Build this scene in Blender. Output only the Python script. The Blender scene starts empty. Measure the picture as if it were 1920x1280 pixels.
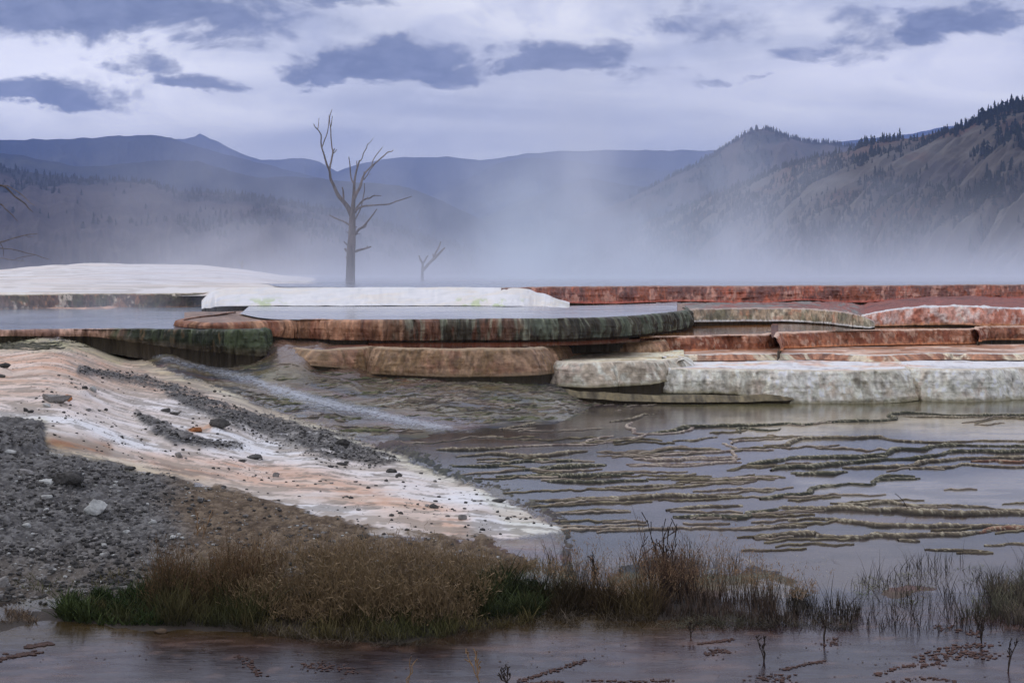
import bpy, math, random
import numpy as np
from math import radians as R
random.seed(7)
rng = np.random.default_rng(11)
scn = bpy.context.scene
col = scn.collection

# ---------------------------------------------------------------- camera
F, U0, V0, H = 2667.0, 960.0, 505.0, 3.0        # focal length, centre and eye level in photo pixels; eye height in metres
cam_d = bpy.data.cameras.new('camera'); cam = bpy.data.objects.new('camera', cam_d); col.objects.link(cam)
cam_d.sensor_width = 36.0; cam_d.lens = 36.0 * F / 1920.0
cam.location = (0, 0, H); cam.rotation_euler = (R(90), 0, 0)
cam_d.shift_y = -(640.0 - V0) / 1920.0
cam_d.clip_start = 0.1; cam_d.clip_end = 60000
scn.camera = cam

# ---------------------------------------------------------------- render settings
scn.render.engine = 'CYCLES'
cy = scn.cycles
cy.max_bounces = 6; cy.diffuse_bounces = 2; cy.glossy_bounces = 3; cy.transmission_bounces = 2
cy.volume_bounces = 2; cy.transparent_max_bounces = 16
cy.use_denoising = True
cy.caustics_reflective = False; cy.caustics_refractive = False
cy.volume_max_steps = 256
vs = scn.view_settings
vs.view_transform = 'Standard'; vs.look = 'None'; vs.exposure = 0.0; vs.gamma = 1.0; vs.use_curve_mapping = False

# ---------------------------------------------------------------- node helper
class NT:
    def __init__(s, tree): s.t = tree; s.n = tree.nodes; s.l = tree.links
    def put(s, node, key, v):
        if v is None: return
        inp = node.inputs[key]
        if isinstance(v, bpy.types.NodeSocket): s.l.new(v, inp)
        else: inp.default_value = v
    def m(s, op, a, b=None, c=None, clamp=False):
        n = s.n.new('ShaderNodeMath'); n.operation = op; n.use_clamp = clamp
        s.put(n, 0, a); s.put(n, 1, b); s.put(n, 2, c); return n.outputs[0]
    def vm(s, op, a, b=None, scale=None):
        n = s.n.new('ShaderNodeVectorMath'); n.operation = op
        s.put(n, 0, a); s.put(n, 1, b)
        if scale is not None: s.put(n, 'Scale', scale)
        return n.outputs[0]
    def comb(s, x, y, z):
        n = s.n.new('ShaderNodeCombineXYZ'); s.put(n, 0, x); s.put(n, 1, y); s.put(n, 2, z); return n.outputs[0]
    def sep(s, v):
        n = s.n.new('ShaderNodeSeparateXYZ'); s.put(n, 0, v); return n.outputs
    def noise(s, vec, scale, detail=4, rough=0.5, dist=0.0, lac=2.0):
        n = s.n.new('ShaderNodeTexNoise'); s.put(n, 'Vector', vec); s.put(n, 'Scale', scale)
        s.put(n, 'Detail', detail); s.put(n, 'Roughness', rough); s.put(n, 'Distortion', dist); s.put(n, 'Lacunarity', lac)
        return n.outputs[0]
    def step(s, x, a, b, smooth=True, lo=0.0, hi=1.0):
        n = s.n.new('ShaderNodeMapRange'); n.interpolation_type = 'SMOOTHSTEP' if smooth else 'LINEAR'
        s.put(n, 'Value', x); s.put(n, 'From Min', a); s.put(n, 'From Max', b); s.put(n, 'To Min', lo); s.put(n, 'To Max', hi)
        return n.outputs[0]
    def mix(s, f, a, b, mode='MIX'):
        n = s.n.new('ShaderNodeMix'); n.data_type = 'RGBA'; n.blend_type = mode
        s.put(n, 0, f)
        for k, v in ((6, a), (7, b)):
            if isinstance(v, tuple) and len(v) == 3: v = (*v, 1)
            s.put(n, k, v)
        return n.outputs[2]

# ---------------------------------------------------------------- sky
SUN_EL, SUN_AZ = R(38), R(-62)     # azimuth from the view direction, negative = left
world = bpy.data.worlds.new('World'); scn.world = world; world.use_nodes = True
wt = world.node_tree; wt.nodes.clear(); W = NT(wt)
tc = wt.nodes.new('ShaderNodeTexCoord'); dx, dy, dz = W.sep(tc.outputs['Generated'])
sky = wt.nodes.new('ShaderNodeTexSky'); sky.sky_type = 'NISHITA'; sky.sun_disc = False
sky.sun_elevation = SUN_EL; sky.sun_rotation = SUN_AZ
az = W.m('ARCTAN2', dx, dy)
hor = W.m('SQRT', W.m('ADD', W.m('MULTIPLY', dx, dx), W.m('MULTIPLY', dy, dy)))
E = W.m('MINIMUM', W.m('DIVIDE', dz, W.m('MAXIMUM', hor, 0.02)), 30.0)
gen = tc.outputs['Generated']
# cloud-sheet coordinates: clouds shrink and flatten towards the horizon
zc = W.m('ADD', W.m('MAXIMUM', dz, 0.0), 0.16)
sheet = W.comb(W.m('DIVIDE', dx, zc), W.m('DIVIDE', dy, zc), 0.0)
ang = W.comb(az, W.m('MULTIPLY', E, 1.9), 0.0)
n_wisp = W.noise(ang, 13.0, 9, 0.62, 0.5)
n_fine = W.noise(ang, 34.0, 7, 0.6, 0.3)
n_big = W.noise(W.vm('ADD', ang, (3.1, 1.7, 0.0)), 4.0, 5, 0.5, 0.4)
n_sheet = W.noise(sheet, 1.1, 8, 0.58, 0.3)
n_band = W.noise(W.comb(W.m('MULTIPLY', az, 2.2), W.m('MULTIPLY', E, 16.0), 0.3), 1.6, 6, 0.5, 0.8)
azd = W.m('ADD', az, W.m('MULTIPLY', W.m('SUBTRACT', n_wisp, 0.5), 0.15))
Ed = W.m('ADD', E, W.m('MULTIPLY', W.m('SUBTRACT', W.noise(W.vm('ADD', ang, (7.3, 2.2, 0)), 13.0, 9, 0.6, 0.4), 0.5), 0.06))
def blob(u, v, w, h, amp=1.0, flat=2.0):
    a = math.atan((u - U0) / F); e = (V0 - v) / F * math.cos(a)
    X = W.m('DIVIDE', W.m('SUBTRACT', azd, a), 1.25 * w / F)
    Y = W.m('DIVIDE', W.m('SUBTRACT', Ed, e), 1.3 * h / F)
    Y = W.m('MULTIPLY', Y, W.m('ADD', 1.0, W.m('MULTIPLY', W.m('LESS_THAN', Y, 0.0), flat - 1.0)))
    d = W.m('SQRT', W.m('ADD', W.m('MULTIPLY', X, X), W.m('MULTIPLY', Y, Y)))
    return W.m('MULTIPLY', W.step(d, 1.3, 0.25), amp)
BL = [(40, 8, 460, 66, 1.1, 1.3), (330, 25, 260, 36, .75, 1.4), (560, -10, 160, 30, .6, 1.5), (40, 185, 150, 36, .95, 2.0), (740, 140, 190, 62, 1.0, 2.4), (620, 140, 110, 40, .8, 2.2),
      (1040, 120, 125, 48, .95, 2.4), (1120, 80, 70, 30, .5, 2), (265, 130, 62, 36, .6, 1.6), (335, 170, 80, 24, .85, 1.8),
      (1790, 60, 120, 50, .85, 2.0), (1650, 62, 120, 50, .55, 1.4), (1320, 40, 110, 50, .5, 1.2), (1230, 140, 90, 22, .45, 1.4), (1450, 105, 70, 22, .45, 1.4), (1360, 148, 40, 10, .5, 1.4),
      (1700, 160, 40, 12, .3, 1.2), (1560, 100, 90, 30, .4, 1.3)]
mx = None
for b in BL:
    o = blob(*b); mx = o if mx is None else W.m('MAXIMUM', mx, o)
out_view = W.m('MAXIMUM', W.step(W.m('ABSOLUTE', az), 0.40, 0.60), W.step(E, 0.22, 0.36))
gen_dark = W.m('MULTIPLY', W.m('MULTIPLY', W.step(n_sheet, 0.50, 0.66), out_view), 0.8)
edge = W.m('ADD', mx, W.m('MULTIPLY', W.m('SUBTRACT', n_fine, 0.5), W.m('MULTIPLY', W.step(mx, 0.02, 0.4), 1.5)))
dark = W.m('MAXIMUM', W.step(edge, 0.12, 0.80), gen_dark, None)
bright = W.m('ADD', W.step(n_big, 0.38, 0.70), 0.0)
bl_left = W.step(W.m('SQRT', W.m('ADD', W.m('POWER', W.m('DIVIDE', W.m('SUBTRACT', azd, -0.29), 0.17), 2), W.m('POWER', W.m('DIVIDE', W.m('SUBTRACT', Ed, 0.135), 0.05), 2))), 1.3, 0.1)
bl_right = W.step(W.m('SQRT', W.m('ADD', W.m('POWER', W.m('DIVIDE', W.m('SUBTRACT', azd, 0.27), 0.17), 2), W.m('POWER', W.m('DIVIDE', W.m('SUBTRACT', Ed, 0.135), 0.02), 2))), 1.4, 0.1)
base = W.mix(W.m('MULTIPLY', W.step(W.m('ADD', W.m('MULTIPLY', n_band, .5), W.m('MULTIPLY', n_big, .5)), 0.36, 0.66), 1.0), (.52, .54, .645), (1.02, 1.0, 1.02))
base = W.mix(W.m('MULTIPLY', W.m('MULTIPLY', bl_left, W.step(n_wisp, .25, .6)), 0.95), base, (1.30, 1.27, 1.30))
base = W.mix(W.m('MULTIPLY', bl_right, 0.6), base, (.95, .93, 1.02))
up_mot = W.m('MULTIPLY', W.step(E, 0.10, 0.18), W.step(n_wisp, 0.42, 0.62))
base = W.mix(W.m('MULTIPLY', up_mot, 0.5), base, (.42, .45, .60))
streak = W.m('MULTIPLY', W.step(n_fine, .35, .7), W.step(n_wisp, .4, .65))
base = W.mix(W.m('MULTIPLY', streak, .35), base, (.95, .95, 1.05))
low = W.step(E, 0.105, 0.045)
base = W.mix(W.m('MULTIPLY', low, 0.75), base, (.60, .62, .74))
cloudcol = W.mix(W.m('MULTIPLY', dark, 0.94), base, W.mix(W.step(n_fine, .35, .7), (.115, .138, .23), (.21, .235, .35)))
final = W.mix(0.93, W.vm('SCALE', sky.outputs[0], None, 0.10), cloudcol)
final = W.mix(W.step(dz, 0.0, -0.05), final, (.16, .17, .24))
bg = wt.nodes.new('ShaderNodeBackground'); W.put(bg, 0, final); bg.inputs[1].default_value = 1.26
wo = wt.nodes.new('ShaderNodeOutputWorld'); wt.links.new(bg.outputs[0], wo.inputs[0])
world.cycles.sampling_method = 'MANUAL'; world.cycles.sample_map_resolution = 512

sun_d = bpy.data.lights.new('sun', 'SUN'); sun = bpy.data.objects.new('sun', sun_d); col.objects.link(sun)
sun_d.energy = 0.9; sun_d.angle = R(14); sun_d.color = (1.0, .93, .86)
from mathutils import Vector
sd = Vector((math.sin(SUN_AZ) * math.cos(SUN_EL), math.cos(SUN_AZ) * math.cos(SUN_EL), math.sin(SUN_EL)))
sun.rotation_euler = sd.to_track_quat('Z', 'Y').to_euler()

# ---------------------------------------------------------------- numpy noise
_perm = np.random.default_rng(3).permutation(256); _perm = np.concatenate([_perm, _perm, _perm])
_val = np.random.default_rng(4).random(256)
def vnoise(x, y, z=0.0):
    x, y, z = np.broadcast_arrays(np.asarray(x, float), np.asarray(y, float), np.asarray(z, float))
    xi, yi, zi = np.floor(x), np.floor(y), np.floor(z)
    fx, fy, fz = x - xi, y - yi, z - zi
    xi = xi.astype(int) & 255; yi = yi.astype(int) & 255; zi = zi.astype(int) & 255
    s = lambda t: t * t * (3 - 2 * t)
    fx, fy, fz = s(fx), s(fy), s(fz)
    def h(a, b, c): return _val[_perm[_perm[_perm[a & 255] + (b & 255)] + (c & 255)]]
    def lerp(a, b, t): return a + (b - a) * t
    x00 = lerp(h(xi, yi, zi), h(xi + 1, yi, zi), fx); x10 = lerp(h(xi, yi + 1, zi), h(xi + 1, yi + 1, zi), fx)
    if not np.any(fz): return lerp(x00, x10, fy) * 2 - 1
    x01 = lerp(h(xi, yi, zi + 1), h(xi + 1, yi, zi + 1), fx); x11 = lerp(h(xi, yi + 1, zi + 1), h(xi + 1, yi + 1, zi + 1), fx)
    return lerp(lerp(x00, x10, fy), lerp(x01, x11, fy), fz) * 2 - 1
def fbm(x, y, z=0.0, o=4, g=0.5):
    s = 0; a = 1; t = 0; f = 1.0
    for k in range(o):
        s = s + a * vnoise(x * f + 17.3 * k, y * f - 9.1 * k, np.asarray(z) * f + 0.01 * k); t += a; a *= g; f *= 2.03
    return s / t
def sstep(x, a, b):
    t = np.clip((x - a) / (b - a), 0, 1); return t * t * (3 - 2 * t)
def lerp3(c, d, m): return c * (1 - m[..., None]) + np.asarray(d) * m[..., None]

def lin(c):
    c = np.asarray(c, float) / 255.0
    return np.where(c <= .04045, c / 12.92, ((c + .055) / 1.055) ** 2.4)
def seen(r, g, b, k=1.0):            # surface colour of something that looks sRGB r,g,b under this soft bluish daylight
    return np.clip(lin((r, g, b)) / (np.array([.60, .59, .72]) * k), 0.004, 0.82)

def P(u, v, z):
    y = (H - z) * F / (v - V0); return (u - U0) / F * y, y
def W2P(x, y, z): return U0 + F * x / y, V0 - F * (z - H) / y

# ---------------------------------------------------------------- mesh helpers
def tag(o, label=None, cat=None, group=None, kind=None):
    if label: o['label'] = label
    if cat: o['category'] = cat
    if group: o['group'] = group
    if kind: o['kind'] = kind
    return o
def mesh_np(name, verts, faces, mat, cols=None, smooth=True, parent=None, link=True):
    me = bpy.data.meshes.new(name); faces = np.asarray(faces, np.int32); k = faces.shape[1]
    me.vertices.add(len(verts)); me.vertices.foreach_set('co', np.ascontiguousarray(verts, np.float32).ravel())
    me.loops.add(faces.size); me.loops.foreach_set('vertex_index', faces.ravel())
    me.polygons.add(len(faces)); me.polygons.foreach_set('loop_start', np.arange(0, faces.size, k, dtype=np.int32))
    me.polygons.foreach_set('use_smooth', np.full(len(faces), smooth, bool))
    if cols is not None:
        a = me.attributes.new('col', 'FLOAT_COLOR', 'POINT')
        a.data.foreach_set('color', np.concatenate([cols, np.ones((len(cols), 1))], 1).astype(np.float32).ravel())
    me.update(calc_edges=True)
    if mat: me.materials.append(mat)
    if not link: return me
    o = bpy.data.objects.new(name, me); col.objects.link(o)
    if parent: o.parent = parent
    return o
def gfaces(n, m):                   # quads of an n x m grid
    i = np.arange(n * m).reshape(n, m)
    return np.stack([i[:-1, :-1], i[:-1, 1:], i[1:, 1:], i[1:, :-1]], -1).reshape(-1, 4)
def sub_mesh(verts, faces, cols):
    used = np.unique(faces); mp = np.zeros(len(verts), int); mp[used] = np.arange(len(used))
    return verts[used], mp[faces], cols[used]
def empty(name, loc):
    o = bpy.data.objects.new(name, None); o.location = loc; o.empty_display_size = .2; col.objects.link(o); return o
def catmull(p, n):
    p = np.asarray(p, float); p = np.vstack([2 * p[0] - p[1], p, 2 * p[-1] - p[-2]])
    out = []
    for i in range(1, len(p) - 2):
        t = np.linspace(0, 1, 24, endpoint=False)[:, None]
        a, b, c, d = p[i - 1], p[i], p[i + 1], p[i + 2]
        out.append(.5 * (2 * b + (c - a) * t + (2 * a - 5 * b + 4 * c - d) * t ** 2 + (3 * b - a - 3 * c + d) * t ** 3))
    out.append(p[-2][None]); q = np.vstack(out)
    s = np.concatenate([[0], np.cumsum(np.linalg.norm(np.diff(q[:, :2], axis=0), axis=1))])
    if n < 1: n = int(max(8, s[-1] / n))
    ss = np.linspace(0, s[-1], int(n))
    return np.stack([np.interp(ss, s, q[:, k]) for k in range(q.shape[1])], 1), ss

# ---------------------------------------------------------------- materials
def mat_col(name, rough=.85, bump=.3, bscale=40, var=.25, vscale=25, spec=.3, stretch=(1, 1, 1), bdist=.02, rvar=0.0, coat=0.0):
    m = bpy.data.materials.new(name); m.use_nodes = True; T = NT(m.node_tree); bs = m.node_tree.nodes['Principled BSDF']
    at = T.n.new('ShaderNodeAttribute'); at.attribute_name = 'col'
    g = T.n.new('ShaderNodeNewGeometry'); pos = T.vm('MULTIPLY', g.outputs['Position'], stretch)
    n1 = T.noise(pos, vscale, 6, .65); n2 = T.noise(pos, bscale, 5, .7); n3 = T.noise(pos, vscale * 5, 3, .6)
    f = T.m('ADD', T.m('MULTIPLY', T.m('SUBTRACT', n1, .5), var * 2.6), T.m('MULTIPLY', T.m('SUBTRACT', n3, .5), var * 1.6))
    f = T.m('ADD', f, 1.0)
    T.put(bs, 'Base Color', T.vm('SCALE', at.outputs['Color'], None, T.m('MAXIMUM', f, .05)))
    if rvar: T.put(bs, 'Roughness', T.step(n1, .38, .62, True, rough - rvar, rough + rvar))
    else: bs.inputs['Roughness'].default_value = rough
    bs.inputs['Specular IOR Level'].default_value = spec
    if coat: bs.inputs['Coat Weight'].default_value = coat; bs.inputs['Coat Roughness'].default_value = .15
    b = T.n.new('ShaderNodeBump'); b.inputs['Strength'].default_value = bump; b.inputs['Distance'].default_value = bdist
    T.put(b, 'Height', T.m('ADD', n2, T.m('MULTIPLY', n1, .7))); T.put(bs, 'Normal', b.outputs[0])
    return m
def mat_water(name, rough=.1, bump=.12, scale=(.9, 5, 1), freq=6, bdist=.01, var=.25, ior=1.33):
    m = bpy.data.materials.new(name); m.use_nodes = True; T = NT(m.node_tree); bs = m.node_tree.nodes['Principled BSDF']
    at = T.n.new('ShaderNodeAttribute'); at.attribute_name = 'col'
    g = T.n.new('ShaderNodeNewGeometry'); pos = T.vm('MULTIPLY', g.outputs['Position'], scale)
    n1 = T.noise(pos, freq * .35, 6, .62, .6); n2 = T.noise(pos, freq, 4, .55, .3)
    T.put(bs, 'Base Color', T.vm('SCALE', at.outputs['Color'], None, T.m('MAXIMUM', T.m('ADD', 1.0, T.m('MULTIPLY', T.m('SUBTRACT', n1, .5), var * 3.2)), .1)))
    T.put(bs, 'Roughness', T.step(n1, .35, .7, True, rough * .7, rough * 1.6))
    bs.inputs['IOR'].default_value = ior
    b = T.n.new('ShaderNodeBump'); b.inputs['Strength'].default_value = bump; b.inputs['Distance'].default_value = bdist
    T.put(b, 'Height', n2); T.put(bs, 'Normal', b.outputs[0])
    return m
def mat_flat(name, c, rough=.8, var=.3, vscale=30, bump=.3, bscale=60, stretch=(1, 1, 1), bdist=.01):
    m = bpy.data.materials.new(name); m.use_nodes = True; T = NT(m.node_tree); bs = m.node_tree.nodes['Principled BSDF']
    g = T.n.new('ShaderNodeNewGeometry'); oi = T.n.new('ShaderNodeObjectInfo')
    pos = T.vm('MULTIPLY', g.outputs['Position'], stretch)
    n1 = T.noise(pos, vscale, 5, .6); n2 = T.noise(pos, bscale, 4, .65)
    f = T.m('ADD', T.m('ADD', 1.0 - var * .5, T.m('MULTIPLY', T.m('SUBTRACT', n1, .5), var * 3)), T.m('MULTIPLY', oi.outputs['Random'], var))
    T.put(bs, 'Base Color', T.vm('SCALE', tuple(float(k) for k in c), None, T.m('MAXIMUM', f, .1)))
    bs.inputs['Roughness'].default_value = rough; bs.inputs['Specular IOR Level'].default_value = .25
    b = T.n.new('ShaderNodeBump'); b.inputs['Strength'].default_value = bump; b.inputs['Distance'].default_value = bdist
    T.put(b, 'Height', n2); T.put(bs, 'Normal', b.outputs[0])
    return m
M_trav = mat_col('travertine', .8, .55, 38, .22, 16, .3, bdist=.02)
M_wet = mat_col('wet_travertine', .62, .8, 34, .4, 15, .35, stretch=(1, 1, .35), bdist=.02, rvar=.15)
M_crust = mat_col('mineral_crust', .82, .5, 22, .16, 9, .25, stretch=(1, 1.6, 1), bdist=.02)
M_gravel = mat_col('gravel', .92, .9, 26, .42, 30, .15, bdist=.035)
M_run = mat_col('wet_runoff_crust', .18, .25, 6, .4, 4, .9, stretch=(1, 3.2, 1), bdist=.03, rvar=.08)
M_ridge = mat_col('rim_crust', .7, .8, 60, .45, 45, .35, bdist=.015)
M_water = mat_water('pool_water')
M_top = mat_water('hot_pool_water', .16, .05, (.3, 1.2, 1), 3, var=.12)
M_pond = mat_water('pond_water', .20, .22, (1.2, 4, 1), 5, var=.5)
# ================================================================ THE GROUND: one surface, split where its kind changes
wl_v = np.array([600, 700, 750, 850, 1000, 1100, 1500.]); wl_z = np.array([.36, .34, .30, .20, .08, 0, 0])
def wlev(v): return np.interp(v, wl_v, wl_z)
EP = [(1200,900,-.05),(1600,900,-.05),(1900,800,-.05),(1500,780,-.05),(1900,1000,-.05),(1300,1000,-.05),(1000,930,-.05),(1100,1050,-.03),(1500,1050,-.04),(1900,1080,-.04),(1950,680,-.06),(1500,660,-.06),(1250,680,-.05),(1250,620,-.06),(1950,612,-.06),(1500,700,-.06),
  (200,1230,-.05),(600,1240,-.05),(1000,1230,-.05),(1400,1230,-.05),(1800,1230,-.05),(0,1250,-.05),(0,1420,-.1),(900,1420,-.1),(1900,1420,-.1),(0,1190,-.02),(80,1160,-.01),(400,1190,-.025),(560,1205,-.03),(850,1205,-.03),(1000,1175,-.03),(1200,1180,-.03),(170,1182,-.03),(1450,1182,-.03),
  (0,650,1.1),(200,650,.95),(0,720,.9),(0,800,.75),(150,760,.75),(300,760,.5),(450,800,.28),(600,850,.16),(750,900,.11),(900,950,.07),(1000,985,.035),(1060,1000,-.01),
  (0,860,.62),(0,950,.42),(0,1050,.2),(0,1130,.05),(200,900,.42),(200,1000,.22),(200,1100,.07),(400,960,.2),(400,1050,.1),(600,1000,.12),(600,1080,.07),(800,1020,.08),(800,1100,.05),(950,1030,.03),
  (400,1140,.03),(700,1150,.03),(1000,1110,.02),(1200,1120,.01),(1450,1130,.01),(170,1150,.01),(1700,1120,-.015),
  (300,710,.58),(500,785,.13),(740,860,.015),(850,905,.01),(960,950,.0),(250,655,.86),(400,690,.62),(500,735,.34),
  (500,670,.83),(600,690,.66),(520,640,1.1),(300,640,1.1),(100,630,1.25),(0,612,1.25),(600,645,1.06),(700,697,.54),(800,698,.53),(900,698,.52),(980,699,.50),(800,715,.43),(900,715,.42),(980,715,.40),(800,738,.30),(900,738,.28),(980,738,.25),(1080,740,.13),(1060,720,.26),(680,650,.95),(900,650,.5),
  (700,725,.33),(900,761,.15),(990,761,.11),(900,784,.045),(990,784,.02),(600,760,.2),(750,790,.06),(820,815,-.02),(650,808,.03),(1100,755,.01),(1050,800,-.04),(850,850,-.05),(760,825,-.02),(1200,745,-.01),(1100,728,.1),(-80,650,1.15),(-80,800,.85),(-80,1000,.35),(-80,1130,.07),(400,612,1.2),(600,612,1.05)]
EP = np.array(EP, float); sc = 250.0
def tps(r2): return .5 * r2 * np.log(r2 + 1e-9)
def tps_fit(ep):
    q = ep[:, :2] / sc; n = len(q)
    K = tps(((q[:, None] - q[None]) ** 2).sum(-1)) + np.eye(n) * .002; Pm = np.c_[np.ones(n), q]
    A = np.block([[K, Pm], [Pm.T, np.zeros((3, 3))]])
    return q, np.linalg.solve(A, np.r_[ep[:, 2], 0, 0, 0])
def tps_eval(fit, u, v):
    q, w = fit; uu = u.ravel() / sc; vv = v.ravel() / sc
    o = w[-3] + w[-2] * uu + w[-1] * vv
    for i in range(len(q)): o = o + w[i] * tps((uu - q[i, 0]) ** 2 + (vv - q[i, 1]) ** 2)
    return o.reshape(u.shape)
EFIT = tps_fit(EP)
def base_z(u, v): return wlev(v) + tps_eval(EFIT, np.asarray(u, float), np.asarray(v, float))
def polydist(u, v, poly):            # signed distance in photo pixels, positive inside
    p = np.asarray(poly, float); d = np.full(u.shape, 1e9); ins = np.zeros(u.shape, bool)
    for i in range(len(p)):
        a, b = p[i], p[(i + 1) % len(p)]; e = b - a
        t = np.clip(((u - a[0]) * e[0] + (v - a[1]) * e[1]) / (e @ e), 0, 1)
        d = np.minimum(d, np.hypot(u - a[0] - t * e[0], (v - a[1] - t * e[1])))
        c = ((a[1] > v) != (b[1] > v)) & (u < (b[0] - a[0]) * (v - a[1]) / (b[1] - a[1] + 1e-12) + a[0]); ins ^= c
    return np.where(ins, d, -d)
def linedist(u, v, pl):
    p = np.asarray(pl, float); d = np.full(u.shape, 1e9); s = np.zeros(u.shape)
    for i in range(len(p) - 1):
        a, b = p[i], p[i + 1]; e = b - a
        t = np.clip(((u - a[0]) * e[0] + (v - a[1]) * e[1]) / (e @ e), 0, 1)
        dd = np.hypot(u - a[0] - t * e[0], v - a[1] - t * e[1]); m = dd < d
        d = np.where(m, dd, d); s = np.where(m, i + t, s)
    return d, s
BANK = [(-120, 634), (60, 634), (190, 642), (255, 672), (330, 703), (430, 735), (500, 768), (600, 800), (740, 850), (800, 882), (900, 918), (980, 955), (1055, 996), (985, 1004), (900, 1012), (700, 1004), (560, 955), (450, 925), (300, 893), (200, 872), (90, 850), (75, 838), (75, 800), (-120, 797)]
GRAV = [(-120, 797), (40, 797), (75, 803), (76, 838), (105, 856), (200, 870), (300, 893), (450, 925), (560, 955), (700, 1004), (900, 1015), (960, 1035), (1000, 1060), (940, 1110), (700, 1140), (400, 1130), (130, 1128), (0, 1135), (-120, 1140)]
STR1 = [(150, 695), (235, 708), (300, 722), (360, 750), (430, 780), (520, 806), (620, 838), (700, 858), (735, 862)]
STR2 = [(255, 778), (290, 800), (330, 822), (390, 832), (450, 838)]
STREAM = [(195, 638), (300, 668), (430, 703), (560, 742), (680, 772), (760, 790), (850, 802), (930, 806)]
us = np.arange(-90, 2012, 2.5)
vv_ = [612.0]
while vv_[-1] < 1440: vv_.append(vv_[-1] + (1.25 if vv_[-1] < 1010 else 2.2 if vv_[-1] < 1140 else 6))
vs_ = np.array(vv_)[::-1]
U, V = np.meshgrid(us, vs_)
Z0 = base_z(U, V); X, Y = P(U, V, Z0)
nA = fbm(X * .9, Y * .9, 3.3, 4); nB = fbm(X * 4, Y * 4, 1.3, 4); nC = fbm(X * 16, Y * 11, 5.7, 3); nD = fbm(X * 45, Y * 30, 8.1, 2)
wob = nA * 14 + nB * 9 + nC * 5; wob2 = nB * 6 + nC * 5 + nD * 3
dB = polydist(U, V, BANK) + wob2 * .9; dG = polydist(U, V, GRAV) + wob * 1.5
s1, t1 = linedist(U, V, STR1); w1 = np.interp(t1, [0, 2, 4, 6, 7, 8], [6, 8, 15, 22, 16, 5])
s2, t2 = linedist(U, V, STR2)
m_str = np.maximum(sstep(w1 * 1.05 - s1 + wob * .9, -4, 6), sstep(np.interp(t2, [0, 1, 2, 3, 4], [7, 12, 12, 7, 3]) - s2 + wob * .6, -3, 5))
m_bank = sstep(dB, -3, 4); m_grav = sstep(dG, -6, 6)
m_str = m_str * m_bank * sstep(fbm(X * 2.2, Y * 4.5, 41, 3) + .5 * nC, -.42, -.05)
gz = np.maximum(m_grav, m_str)
water_like = (1 - np.maximum(m_bank, m_grav)); e_off = Z0 - wlev(V)
slope = sstep(e_off + nA * .03, -.05, .09) * water_like
# --- rimstone ripples: small dams that follow the level lines of the slope, finer and broken on the pool bed
lev = Z0 * 26 + nA * 1.1 + nB * .55
rip = np.clip(np.cos(2 * np.pi * lev), 0, 1) ** 3
lev2 = Z0 * 55 + nA * 2.4 + nB * 1.2 + nC * .2
lev2 = Y * 1.15 + nA * 1.9 + nB * .5
rip2 = np.clip(np.cos(2 * np.pi * lev2), 0, 1) ** 2
gap = sstep(fbm(X * .8 + 9, Y * 1.6, 2.2, 3), -.25, .25)
chan = sstep(fbm(X * .55 - 3, Y * .9, 7.7, 2) + .25, -.1, .2)
sdst, st_t = linedist(U, V, STREAM)
m_st = sstep(np.interp(st_t, [0, 1, 2, 3, 5, 6, 7], [4, 5, 8, 9, 9, 6, 3]) - sdst + nB * 3, -3, 4) * (1 - m_bank)
Zr = slope * (rip * .022 * (.3 + .7 * gap) + rip2 * .018 + nB * .004) * (1 - .7 * m_st)
poolr = water_like * (1 - slope)
FINE = polydist(U, V, [(830, 800), (1100, 790), (1500, 830), (1560, 905), (1500, 960), (1420, 990), (1000, 985), (900, 900)])
lev3 = (V - 700) / 11.5 + nA * 1.9 + nB * .9 + fbm(X * .5, Y * .5, 4.4, 3) * 1.5
rip3 = np.clip(np.cos(2 * np.pi * lev3), 0, 1) ** 5
m_fine = sstep(FINE, -10, 60) * sstep(fbm(X * .7 + 5, Y * .5, 9.2, 3), -.22, .12)
BANKE = sstep(linedist(U, V, BANK[5:13])[0], 60, 12) * sstep(V, 800, 850)
ZZ = Z0 + Zr + poolr * (m_fine * rip3 * .03 + nB * .012) + poolr * BANKE * (-.006 + nC * .075 + nB * .03)
ZZ = ZZ + water_like * sstep(np.abs(e_off - .0), .08, .0) * sstep(V, 900, 850) * (nA * .02 + nB * .015)
ZZ = ZZ + m_grav * (nB * .035 + np.abs(nC) * .02 + nD * .012 + .006) + m_str * (nB * .03 + np.abs(nC) * .04 + .02) * 1.0
ZZ = ZZ + m_bank * (1 - gz) * (nA * .022 + nB * .010 + nC * .003)
# the low undercut lip and orange scarp beside the gravel
scd, sct = linedist(U, V, [(75, 826), (150, 834), (200, 842)])
ZZ = ZZ + m_bank * sstep(V, 838, 818) * sstep(V, 770, 815) * sstep(U, 300, 110) * .05
lip = polydist(U, V, [(-120, 797), (50, 799), (75, 805), (77, 838), (60, 850), (-120, 850)])
ZZ = ZZ + sstep(lip + wob * .3, -5, 6) * .08
for (lu, lv, lw, lh) in [(100, 752, 38, .09), (160, 738, 22, .06), (0, 698, 25, .12), (408, 802, 26, .10), (300, 800, 30, .05), (330, 820, 32, .06), (130, 910, 34, .07), (270, 712, 26, .05), (640, 845, 26, .05), (560, 815, 25, .04)]:
    d = np.hypot((U - lu) / lw, (V - lv) / (lw * .33)); ZZ = ZZ + np.clip(1 - d, 0, 1) ** .8 * lh * (.7 + .5 * nC)
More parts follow.
